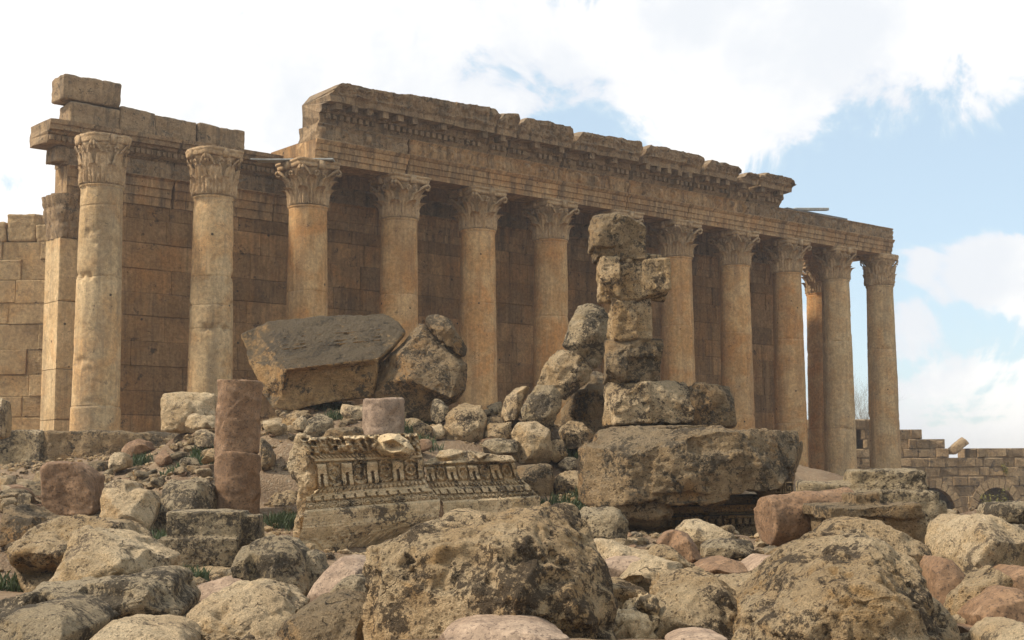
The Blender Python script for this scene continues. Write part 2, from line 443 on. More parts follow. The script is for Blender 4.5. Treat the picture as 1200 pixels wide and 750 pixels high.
def make_capital(seed=0, wear=.02, cap=9.0):
    mb = MB(); H = ZC - ZN; R0 = .80
    th = np.linspace(0, 2 * np.pi, 48, endpoint=False)
    prof = [(.70, -.04), (R0 - .02, 0), (R0 - .10, .1), (R0 - .12, .9), (R0 - .06, 1.2), (R0 + .08, 1.45), (R0 + .16, 1.58), (.4, 1.6)]
    mb.grid(np.array([[(r * math.cos(t), r * math.sin(t), z) for r, z in prof] for t in th]), 0, closed_u=True)
    def leaf(a, h, w, out, r0, nt=15, ns=13):
        g = np.zeros((ns, nt, 3))
        for i in range(ns):
            s = -1 + 2 * i / (ns - 1)
            for k in range(nt):
                t = k / (nt - 1)
                lob = 1 + .22 * abs(math.sin(t * math.pi * 4.5)) - .1
                ww = w * (.55 + .75 * t - .95 * max(0, t - .62) ** 1.0 * 1.4) * lob
                if t > .93: ww *= .55
                r = r0 + .05 + .05 * t + out * max(0, (t - .45) / .55) ** 2
                z = h * (1.12 * t - .38 * max(0, (t - .72) / .28) ** 2 * .45)
                r += .07 * math.cos(s * math.pi * 2.5) * (1 - .3 * t) - .12 * s * s * (.4 + t)
                x = ww * s
                aa = a + x / max(r, .3)
                g[i, k] = (r * math.cos(aa), r * math.sin(aa), z)
        mb.grid(g, 0, flip=False)
        g2 = g.copy(); g2[:, :, 0] *= .94; g2[:, :, 1] *= .94; mb.grid(g2, 0, flip=True)
    for k in range(8): leaf(k * math.pi / 4, .74, .27, .36, R0)
    for k in range(8): leaf((k + .5) * math.pi / 4, 1.22, .25, .42, R0 - .01)
    def tube(pts, rad):
        pts = [Vector(p) for p in pts]; g = []
        for i, p in enumerate(pts):
            t = (pts[min(i + 1, len(pts) - 1)] - pts[max(i - 1, 0)]).normalized()
            u = t.cross(Vector((0, 0, 1))); u = u.normalized() if u.length > .01 else Vector((1, 0, 0)); w = t.cross(u)
            rr = rad[i] if isinstance(rad, list) else rad
            g.append([p + u * rr * math.cos(q) + w * rr * math.sin(q) for q in np.linspace(0, 2 * math.pi, 7)])
        mb.grid(np.array([[tuple(c) for c in row] for row in g]), 0)
    for k in range(4):
        ac = math.pi / 4 + k * math.pi / 2
        for sgn in (-1, 1):
            pts, rad = [], []
            for i in range(10):
                t = i / 9
                a = ac + sgn * (.42 * (1 - t) ** .8 + .05); r = R0 + .07 + .42 * t ** 1.8; pts.append((r * math.cos(a), r * math.sin(a), .85 + .68 * t ** .8)); rad.append(.05 + .02 * t)
            cx, cz = R0 + .44, 1.40
            for i in range(12):
                q = math.pi / 2 - i * .62; rr_ = .15 * (1 - i / 14)
                r = cx + rr_ * math.cos(q) + .05; a = ac + sgn * .05
                pts.append((r * math.cos(a), r * math.sin(a), cz + rr_ * math.sin(q))); rad.append(.06 - .003 * i)
            tube(pts, rad)
            # helices near the middle of each face
            am = ac + math.pi / 4 * sgn
            pts = []
            for i in range(14):
                q = -1.2 + i * .5; rr_ = .16 * (1 - i / 17)
                a = am - sgn * (.16 + rr_ * math.cos(q) * .8); r = R0 + .20
                pts.append((r * math.cos(a), r * math.sin(a), 1.3 + rr_ * math.sin(q)))
            tube(pts, .045)
    # abacus with hollow sides
    nab = 64
    def abr(t):
        a = (t % (math.pi / 2)) - math.pi / 4 - 0.0
        a = abs(a)                                   # 0 at face middle? -> faces at k*90
        f = a / (math.pi / 4)
        return f
    ring = []
    for i in range(nab):
        t = i / nab * 2 * math.pi
        c = ((t + math.pi / 4) % (math.pi / 2)) - math.pi / 4      # 0 at face middle, +-pi/4 at corners
        f = abs(c) / (math.pi / 4)
        r = (1.02 + .46 * f ** 2.6); r = min(r, 1.40)
        ring.append((t, r))
    lv = [(1.56, .93), (1.60, .97), (1.72, 1.0), (1.74, .95), (1.78, 1.03), (H, 1.06)]
    g = np.array([[(r * k * math.cos(t), r * k * math.sin(t), z) for z, k in [(1.56, .3)] + lv + [(H, .2)]] for t, r in ring])
    mb.grid(g, 0, closed_u=True)
    for k in range(4):
        t = k * math.pi / 2; c, s = math.cos(t), math.sin(t)
        mb.box((.95, -.13, 1.5), (1.14, .13, 1.84), fr=lambda x, y, z: (x * c - y * s, x * s + y * c, z))
    def disp(v):
        d = wear * fbm(v, 3.0, 4, seed) + wear * .8 * fbm(v, 11, 2, seed + 4)
        r = np.linalg.norm(v[:, :2], axis=1)[:, None] + 1e-6
        v = v.copy(); v[:, :2] += v[:, :2] / r * d[:, None] * 1.2
        big = sm(.15, .6, fbm(v, .9, 3, seed + 8)) * wear * 5          # lost chunks
        rr = np.linalg.norm(v[:, :2], axis=1); lim = R0 + .05
        k = np.where(rr > lim, (lim + (rr - lim) * (1 - np.clip(big * 2.2, 0, .85))) / rr, 1)
        v[:, :2] *= k[:, None]; v[:, 2] += d * .6
        if cap < 1.15: v[:, :2] *= (1 + .10 * fbm(v, 2.6, 3, seed + 30, .6, True))[:, None]
        rr = np.linalg.norm(v[:, :2], axis=1); lim = np.minimum(cap, 9) + .07 * fbm(v, 2.2, 3, seed + 17) + sm(1.2, 1.8, v[:, 2]) * (.03 if cap < .8 else .12)
        v[:, :2] *= np.where(rr > lim, (lim + (rr - lim) * .3) / rr, 1)[:, None]
        return v
    mb.v = [disp(np.concatenate(mb.v))]
    return mb

temple = empty('roman_temple', tuple(T(0, 0, ZB - 4)), 'ruined roman temple with a long colonnade of corinthian columns and a broken entablature', 'temple')

def rot_to_temple(mb, u, v):
    a = np.concatenate(mb.v); x, y = a[:, 0] * CA - a[:, 1] * SA, a[:, 0] * SA + a[:, 1] * CA
    o = T(u, v, ZB)
    return np.stack([x + o.x, y + o.y, a[:, 2] + o.z], -1), mb.f, mb.a, (o.x, o.y, o.z)

base_proto = make_base()
cols = {}
def column(i, u, v, seed, joints, mat, capseed, capwear, drop=0.0, **k):
    sh = make_shaft(seed, joints, **k)
    V, Fc, A, org = rot_to_temple(sh, u, v)
    c = mesh_obj('column', V, Fc, mat, temple, org, True, A)
    V, Fc, A, _ = rot_to_temple(base_proto, u, v); mesh_obj('base', V, Fc, M['shaft'], c, org, True, A)
    cp = make_capital(capseed, capwear, {0: .84, 1: .95, 10: 1.2, 11: .98, 3: 1.4, 6: 1.3}.get(i, 9))
    cp.v = [np.concatenate(cp.v) + np.array([0, 0, ZN - ZB])]
    V, Fc, A, _ = rot_to_temple(cp, u, v)
    mesh_obj('capital', V, Fc, M['carved'], c, (org[0], org[1], org[2] + ZN - ZB), True, A)
    c.location.z -= drop
    return c
DX = {0: -.15, 2: -.12, 3: .05, 4: 0, 7: -.15, 11: -.1}
for i in range(12):
    u = i * SP + DX.get(i, 0)
    jr = random.Random(i * 5)
    if i == 0: js = [10.25, 7.5, 2.62]
    elif i == 1: js = [7.75, 5.65, 6.6]
    else: js = [7.35 + jr.uniform(-.3, .3), 2.4 + jr.uniform(-.5, .5)]
    cc = column(i, u, 0, 40 + i, js, M['shaft_pale'] if i in (0, 1, 10, 11) else M['shaft'], 60 + i, [.05, .045, .02, .022, .022, .025, .02, .03, .025, .018, .03, .035][i],
           lost=(1.3 if i < 2 else jr.uniform(.2, .7)), ledge=(2.6 if i == 0 else None), rk={0: .965, 1: .98}.get(i, 1.0), drop={0: .30, 1: .14}.get(i, 0))
    if i == 0: cc['label'] = 'pale patched corner column standing alone without its entablature'
    if i == 1: cc['label'] = 'pale free standing column with two cracks across its middle'
column(12, 50.6, 4.7, 77, [7.2, 2.3], M['shaft'], 80, .03, lost=.2)['label'] = 'column of the short side seen behind the row'

# ---- entablature over columns 3..12
def extrude(mb, prof, u0, u1, du=.12, seed=0, amp=.015, end=.0, top=None, relief=None, tone=0.0, fr=T):
    # prof: closed list of (v,z); first points run up the front
    pts = []
    for a, b in zip(prof, prof[1:] + prof[:1]):
        L = math.hypot(b[0] - a[0], b[1] - a[1]); n = max(1, int(L / .07)) if L < 1.2 else 3
        for k in range(n): pts.append((a[0] + (b[0] - a[0]) * k / n, a[1] + (b[1] - a[1]) * k / n))
    pts = np.array(pts); nu = max(3, int((u1 - u0) / du) + 1)
    us = np.linspace(u0, u1, nu)
    G = np.zeros((nu, len(pts), 3)); G[:, :, 0] = us[:, None]; G[:, :, 1] = pts[None, :, 0]; G[:, :, 2] = pts[None, :, 1]
    fl = G.reshape(-1, 3)
    d = amp * fbm(fl, 2.2, 4, seed) + amp * .7 * fbm(fl, 9, 2, seed + 3)
    # edges near the two ends are worn
    e = np.minimum(fl[:, 0] - u0, u1 - fl[:, 0])
    front = fl[:, 1] < (pts[:, 0].min() + .9)
    d -= 0
    fl[:, 1] -= np.where(front, d, 0)
    fl[:, 1] += np.where(front, .05 * np.exp(-(e / .1) ** 2), 0)
    if end:
        w = fbm(fl * np.array([0, 1, 1]), 1.3, 4, seed + 12)
        fl[:, 0] += np.where(fl[:, 0] < u0 + .01, end * w, 0) + np.where(fl[:, 0] > u1 - .01, end * fbm(fl * np.array([0, 1, 1]), 1.3, 4, seed + 15), 0)
    if relief is not None: fl[:] = relief(fl)
    if top is not None: fl[:] = top(fl)
    W = np.array([tuple(fr(*p)) for p in fl])
    n = len(pts)
    mb.add(W, [[i * n + (k + 1) % n, (i + 1) * n + (k + 1) % n, (i + 1) * n + k, i * n + k] for i in range(nu - 1) for k in range(n)]
           + [list(range(n))[::1], [(nu - 1) * n + k for k in range(n)][::-1]], tone)

ARCH = [(-.72, ZC + .0), (-.72, ZC + .24), (-.78, ZC + .25), (-.78, ZC + .5), (-.84, ZC + .51), (-.84, ZC + .76), (-.9, ZC + .79), (-.99, ZC + .92), (-.97, ZC + .96), (.72, ZC + .96), (.72, ZC)]
FRI = [(-.80, ZC + .965), (-.78, ZC + 1.45), (-.84, ZC + 1.55), (-.92, ZC + 1.64), (-.9, ZC + 1.67), (.7, ZC + 1.67), (.7, ZC + .965)]
def fr_relief(seed):
    def f(p):
        z = (p[:, 2] - (ZC + .97)) / .5
        m = (p[:, 1] < -.6) & (z < 1)
        q = p * np.array([1, 0, 1])
        r = .11 * fbm(q, 2.6, 3, seed, .6, True) * np.sin(np.clip(z, 0, 1) * np.pi)
        con = np.cos(p[:, 0] * 2 * np.pi / 1.15) ; con = sm(.55, .8, con) * .22 * np.clip(z * 1.4, .25, 1)
        con = con * (vnoise(np.stack([np.floor(p[:, 0] / 1.15 + .5), p[:, 0] * 0, p[:, 0] * 0], -1) * 1.7 + .5, seed) > -.35)
        p[:, 1] -= np.where(m, r + con, 0)
        return p
    return f
us = [8.92] + [SP * k for k in range(3, 11)] + [50.95]
for k in range(len(us) - 1):
    rr = random.Random(k)
    mb = MB(); extrude(mb, ARCH, us[k] + .015, us[k + 1] - .015, seed=100 + k, amp=.02, end=.05 if k else .16, tone=rr.uniform(-.3, .3)); o = mb.build('architrave_block', M['temple'], temple)
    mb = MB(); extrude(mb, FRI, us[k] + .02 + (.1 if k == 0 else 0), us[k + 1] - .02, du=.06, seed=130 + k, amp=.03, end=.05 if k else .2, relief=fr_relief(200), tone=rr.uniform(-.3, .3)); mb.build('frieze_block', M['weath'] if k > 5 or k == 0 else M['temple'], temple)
# return over the short side
def TR(u, v, z):       # profile plane swapped: runs along v at the right end
    return T(50.75 + u * 0 - (-v) * 0, 0, 0)
mb = MB()
extrude(mb, [(-.72, ZC), (-.72, ZC + .95), (.72, ZC + .95), (.72, ZC)], .75, 5.6, seed=300, end=.15, fr=lambda a, b, z: T(50.45 + b, a, z)); mb.build('architrave_block', M['temple'], temple)
# ceiling slabs of the gallery
MBc = MB(); u = 9.2
while u < 50.4:
    w = min(2.3, 50.4 - u)
    MBc.box((u + .02, .735, ZC + .5), (u + w - .02, 3.45 if u < 45.5 else 5.3, ZC + 1.15), random.uniform(-.3, .3), fr=lambda a, b, c: T(a, b, c)); u += w
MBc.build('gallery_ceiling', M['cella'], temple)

# ---- cornice blocks
CORN = [(-.80, ZC + 1.69), (-.88, ZC + 1.83), (-.90, ZC + 1.86), (-.90, ZC + 2.08), (-1.06, ZC + 2.12), (-1.12, ZC + 2.22), (-1.10, ZC + 2.42), (-1.66, ZC + 2.46),
        (-1.72, ZC + 2.44), (-1.74, ZC + 2.72), (-1.80, ZC + 2.76), (-1.80, ZC + 2.92), (-1.86, ZC + 3.1), (-1.95, ZC + 3.3), (-1.98, ZC + 3.45), (-1.6, ZC + 3.5), (.4, ZC + 3.45), (.6, ZC + 3.2), (.6, ZC + 1.69)]
edges = [(392, 96.5), (584, 128), (586, 132), (609, 132.5), (611, 137), (673, 148), (677, 153), (753, 166), (757, 168), (825, 184), (828, 186), (868, 196), (871, 201), (891, 205), (893, 201), (931, 211)]
for k in range(0, len(edges), 2):
    a, b = edges[k], edges[k + 1]
    ua, za = plane_uz(a[0], a[1], -1.9); ub, zb = plane_uz(b[0], b[1], -1.9)
    rr = random.Random(k + 3)
    last = k >= len(edges) - 4
    def topf(p, ua=ua, ub=ub, za=za, zb=zb, k=k, last=last):
        f = (p[:, 0] - ua) / (ub - ua); zt = za + (zb - za) * np.clip(f, 0, 1)
        e = np.minimum(p[:, 0] - ua, ub - p[:, 0])
        base = ZC + 2.75
        s = (zt - base) / (ZC + 3.5 - base)
        up = p[:, 2] > base
        er = .10 * fbm(p * np.array([1, 1, 0]), .9, 3, 400 + k) + .28 * np.exp(-(e / .16) ** 2)
        p[:, 2] = np.where(up, base + (p[:, 2] - base) * s - er * (p[:, 2] - base) / .75, p[:, 2])
        # lost lower edge
        lost = sm(.25, .6, fbm(p * np.array([1, 0, 0]), .55, 3, 430 + k)) * (1.0 if not last else 1.4)
        fr_ = p[:, 1] < -1.0
        p[:, 1] = np.where(fr_ & (p[:, 2] < ZC + 2.8), p[:, 1] + lost * .35 * (-1.0 - p[:, 1]), p[:, 1])
        return p
    def rel(p, k=k):
        m = (p[:, 1] < -1.6) & (p[:, 2] > ZC + 2.7)
        q = p * np.array([1, 0, 1.2])
        r = .14 * fbm(q, 2.6, 3, 470 + k, .6, True)
        p[:, 1] -= np.where(m, r, 0)
        return p
    mb = MB(); extrude(mb, CORN, ua + .02, ub - .02, du=.06, seed=480 + k, amp=.05, end=.12 if 0 < k < 14 else .3, relief=rel, top=topf, tone=rr.uniform(-.3, .3))
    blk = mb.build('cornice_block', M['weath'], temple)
    # dentils and modillions are sub-parts
    dm = MB(); uu = ua + .15
    while uu < ub - .2:
        if rr.random() > .12:
            dm.box((uu, -1.08 - rr.random() * .03, ZC + 1.87), (uu + .19, -.86, ZC + 2.08), rr.uniform(-.4, .2), fr=lambda a, b, c: T(a, b, c))
        uu += .33
    if dm.n: dm.build('dentil_row', M['weath'], blk)
    mm = MB(); uu = ua + .3
    while uu < ub - .4:
        if rr.random() > .25:
            mm.box((uu, -1.6, ZC + 2.18), (uu + .3, -1.05, ZC + 2.46), rr.uniform(-.4, .2), fr=lambda a, b, c: T(a, b, c))
        uu += .80
    if mm.n: mm.build('modillion_row', M['weath'], blk)

# ---- cella wall
WV = 3.0; WU0, WU1 = -.5, 46.2
def ashlar(mb, u0, u1, z0, z1, course, v, depth, seed, fr, wmin=1.4, wmax=3.0, jit=.012, joint=.006, ch=.012, skip=None, dv=.03, core=False):
    rr = random.Random(seed); z = z0; row = 0
    while z < z1 - .05:
        h = course if not callable(course) else course(rr)
        h = min(h, z1 - z)
        if z1 - z - h < .3: h = z1 - z
        u = u0 - rr.random() * wmin * .8
        first = True
        while u < u1:
            w = rr.uniform(wmin, wmax)
            a, b = max(u, u0), min(u + w, u1)
            if b - a > .08:
                segs = [(a, b)]
                if skip:
                    segs = skip(a, b, z, z + h)
                for (p, q) in segs:
                    if q - p > .06:
                        d = rr.uniform(-dv, dv)
                        mb.block((p + joint, v + d, z + joint), (q - joint, v + depth, z + h - joint), ch, rr.uniform(-.5, .5), fr, jit)
                        if core: mb.box((p - .001, v + .35, z - .001), (q + .001, v + depth - .1, z + h + .001), -.5, fr)
            u += w
        z += h; row += 1
TF = lambda a, b, c: T(a, b, c)
mb = MB(); random.seed(3)
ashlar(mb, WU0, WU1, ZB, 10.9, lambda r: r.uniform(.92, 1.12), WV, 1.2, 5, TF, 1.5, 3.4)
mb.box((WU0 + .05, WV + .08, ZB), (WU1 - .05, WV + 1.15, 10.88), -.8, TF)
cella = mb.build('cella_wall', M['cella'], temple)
mb = MB()
ashlar(mb, WV + .1, 17, ZB, 14.0, 1.0, 0, 1.2, 9, lambda a, b, c: T(WU1 - 1.25 + 1.3 - b, a, c), 1.5, 3)  # unseen wall, raised and lengthened to keep sun off the short-side column
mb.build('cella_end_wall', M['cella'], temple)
# its own entablature, then the broken left end
ZW = 10.9
WPR = [(WV - .05, ZW), (WV - .05, ZW + .38), (WV - .11, ZW + .39), (WV - .11, ZW + .75), (WV - .17, ZW + .76), (WV - .17, ZW + 1.08), (WV - .3, ZW + 1.18), (WV - .28, ZW + 1.22), (WV + 1.2, ZW + 1.22), (WV + 1.2, ZW)]
WFR = [(WV - .12, ZW + 1.24), (WV - .10, ZW + 1.88), (WV - .22, ZW + 1.96), (WV + 1.2, ZW + 1.96), (WV + 1.2, ZW + 1.24)]
WCO = [(WV - .22, ZW + 1.98), (WV - .34, ZW + 2.06), (WV - .36, ZW + 2.3), (WV - .5, ZW + 2.34), (WV - .55, ZW + 2.42), (WV - .75, ZW + 2.45), (WV - .78, ZW + 2.62), (WV - .86, ZW + 2.66), (WV - .9, ZW + 2.82), (WV + 1.2, ZW + 2.84), (WV + 1.2, ZW + 1.98)]
def wrel(p):
    m = (p[:, 1] < WV + .2); z = np.sin(np.clip((p[:, 2] - ZW - 1.26) / .6, 0, 1) * np.pi)
    p[:, 1] -= np.where(m, .11 * z * fbm(p * np.array([1, 0, 1]), 3.0, 3, 77, .65, True), 0); return p
uu = [-.35, 4.3, 9.1, 14, 19, 24, 29, 34, 39, 43, 46.2]
for k in range(len(uu) - 1):
    mb = MB(); extrude(mb, WPR, uu[k] + .01, uu[k + 1] - .01, du=.15, seed=500 + k, amp=.02, end=.04 if k else .2, tone=random.uniform(-.3, .3)); mb.build('wall_architrave', M['temple'], cella)
    mb = MB(); extrude(mb, WFR, uu[k] + .01 - (.10 if k == 0 else 0), uu[k + 1] - .01, du=.06, seed=520 + k, amp=.02, end=.04 if k else .2, relief=wrel, tone=random.uniform(-.3, .3)); mb.build('wall_frieze', M['weath'], cella)
    if k >= 2:
        mb = MB(); mb.box((max(uu[k], 9.1), WV - .2, ZW + 1.97), (uu[k + 1], WV + 1.0, ZW + 2.7), 0, TF); mb.build('wall_cornice', M['temple'], cella)  # plain filler up to the ceiling, added to close a light leak
    if k < 2:
        mb = MB(); extrude(mb, WCO, uu[k] + .01 - (1.05 if k == 0 else 0), uu[k + 1] - .01, du=.1, seed=540 + k, amp=.04, end=.06 if k else .25, tone=random.uniform(-.3, .3)); wc = mb.build('wall_cornice', M['weath'], cella)
        dm = MB(); a = uu[k] - (1.0 if k == 0 else 0) + .1
        while a < uu[k + 1] - .2:
            if random.random() > .1: dm.box((a, WV - .46, ZW + 2.08), (a + .14, WV - .33, ZW + 2.27), random.uniform(-.3, .3), TF)
            a += .24
        dm.build('dentil_row', M['weath'], cella)
# anta at the left end
mb = MB()
z = ZB
rr = random.Random(4)
for z0, z1, a in ((ZB, -2.2, .1), (-2.2, 1.9, .3), (1.9, 3.9, -.1), (3.9, 6.6, .35), (6.6, 9.15, .1)):
    g = 0
    mb.block((-.62, WV - .22, z0 + .012), (.32, WV + 1.25, z1 - .012), .03, a, TF, .02)
an = mb.build('anta_pilaster', M['shaft_pale'], temple)
cm = MB()
prof = [(0, 9.15), (.05, 9.25), (.04, 9.7), (.12, 10.1), (.13, 10.3), (.26, 10.62), (.3, 10.88)]
def boxring(x0, x1, y0, y1, prof):
    # square bell with foliage relief
    per = []
    n = 26
    for i in range(n): per.append((x0 + (x1 - x0) * i / n, y0, 0, -1))
    for i in range(n): per.append((x1, y0 + (y1 - y0) * i / n, 1, 0))
    for i in range(n): per.append((x1 - (x1 - x0) * i / n, y1, 0, 1))
    for i in range(n): per.append((x0, y1 - (y1 - y0) * i / n, -1, 0))
    zs = np.linspace(9.15, 10.88, 30); G = np.zeros((len(per), len(zs), 3))
    for i, (x, y, nx, ny) in enumerate(per):
        s = i / 26 * 3 * 2 * math.pi
        for k, z in enumerate(zs):
            f = (z - 9.15) / 1.73
            o = .02 + .28 * f ** 1.6 + .10 * abs(math.sin(s / 2 + (math.pi / 2 if .36 < f < .72 else 0))) * math.sin(min(1, (f % .36) / .36) * math.pi * .8 + .3)
            G[i, k] = (x + nx * o, y + ny * o, z)
    return G
G = boxring(-.60, .30, WV - .2, WV + 1.2, prof); fl = G.reshape(-1, 3); fl += (.07 * fbm(fl, 3.5, 3, 12, .6, True))[:, None] * np.array([.5, -1, .2])
G = fl.reshape(G.shape); W = np.array([tuple(T(*p)) for p in fl]).reshape(G.shape)
cm.grid(W, 0, closed_u=True); cm.build('capital', M['weath'], an, smooth=True)

# rough blocks left on top of the wall
def worn_box(c0, c1, fr, voxel=.05, seed=0, smooth=4, amps=((.8, .06), (2.5, .035), (8, .012)), skew=0, ridge=.03):
    mb = MB(); mb.box(c0, c1, 0, fr); V = np.concatenate(mb.v)
    r = np.random.default_rng(seed); V = V + r.uniform(-1, 1, V.shape) * skew
    return rockify(V, mb.f, voxel, smooth, amps, seed, ridge)
def top_blocks():
    for k, (x0, x1, yt, yb, back) in enumerate([(81, 139, 123, 161, 0), (72, 140, 93, 125, 0), (140, 180, 128, 168, 0), (180, 230, 139, 172, 0), (230, 256, 147, 176, 0), (254, 284, 152, 181, 0)]):
        ym = (yt + yb) / 2
        ua, _ = plane_uz(x0, ym, WV - .1); ub, _ = plane_uz(x1, ym, WV - .1)
        _, za = plane_uz((x0 + x1) / 2, yb, WV - .1); _, zb = plane_uz((x0 + x1) / 2, yt, WV - .1)
        if k != 1: za = ZW + 2.82
        if k == 1: za = zb0 + .01
        if k == 0: zb0 = zb
        me = worn_box((ua, WV - .3 + random.uniform(-.1, .1), za), (ub, WV + 1.0, zb), TF, .06, 20 + k, 5, skew=.04)
        place_mesh('wall_top_block', me, M['weath'], cella)
top_blocks()
me = worn_box((-.85, WV - .1, ZW + 1.35), (-.3, WV + 1.0, ZW + 1.95), TF, .05, 44, 4); place_mesh('broken_corner_block', me, M['weath'], cella)

# podium
mb = MB()
ashlar(mb, -3.5, 54, ZB - 4, ZB - .35, 1.2, -2.4, 1.0, 15, TF, 2, 4)
mb.box((-3.5, -1.5, ZB - 4), (54, 14, ZB - .36), 0, TF); mb.box((-3.4, -2.3, ZB - .35), (53.9, 13.9, ZB), .2, TF)
mb.build('podium', M['temple'], temple)

# loose sheets on top of the entablature
def bar(name, a, b, w, h, mat, label, cat, parent=None):
    a, b = Vector(a), Vector(b); d = (b - a).normalized(); s = d.cross(Vector((0, 0, 1))).normalized() * w / 2; t = s.cross(d).normalized() * h / 2
    mb = MB(); V = []
    for p in (a, b):
        for q in (-s - t, s - t, s + t, -s + t): V.append(tuple(p + q))
    mb.add(V, [[0, 1, 2, 3], [7, 6, 5, 4], [0, 4, 5, 1], [1, 5, 6, 2], [2, 6, 7, 3], [3, 7, 4, 0]])
    o = mb.build(name, mat, parent); fix_normals(o)
    bv = o.modifiers.new('b', 'BEVEL'); bv.width = min(w, h) * .15
    return tag(o, label, cat)
pa = T(9.75, -1.25, ZC + .06)
bar('metal_sheet', T(7.1, .9, ZC + .02), T(9.6, -1.2, ZC + .04), .55, .07, M['steel'], 'pale metal sheet lying over the capital where the entablature starts', 'metal sheet')
bar('metal_rod', T(6.6, .6, ZC - .02), T(8.0, .2, ZC + .06), .06, .06, M['steel'], 'thin metal rod sticking out beside the broken architrave end', 'metal rod')
bar('roof_sheet', T(40.6, -.3, ZC + 1.75), T(46.3, -.3, ZC + 1.75), 1.0, .10, M['rust'], 'dark metal sheet lying along the top of the entablature', 'metal sheet')
bar('timber_plank', T(41.5, -.55, ZC + 1.82), T(43.9, -1.15, ZC + 2.02), .28, .16, M['steel'], 'pale plank sticking up over the right part of the entablature', 'plank')
# ------------------------------------------------------------------ fallen stones
CROPS = dict(A=(0, 500, 3), B=(300, 500, 3), C=(640, 500, 3), D=(860, 500, 3), M=(250, 300, 3), L=(0, 300, 3), Z=(600, 220, 2.205), S=(560, 340, 3.41),
             E=(0, 480, 5), F=(0, 600, 5), G=(180, 600, 4.615), H=(180, 430, 4.165), I=(330, 500, 3.871), J=(660, 590, 4.6875), K=(1040, 560, 3.95), R=(900, 460, 4), X=(0, 0, 1))
GROUND = []                                # (x, y, z) points the ground passes through
def cpx(cr, p): x0, y0, s = CROPS[cr]; return (x0 + p[0] / s, y0 + p[1] / s)

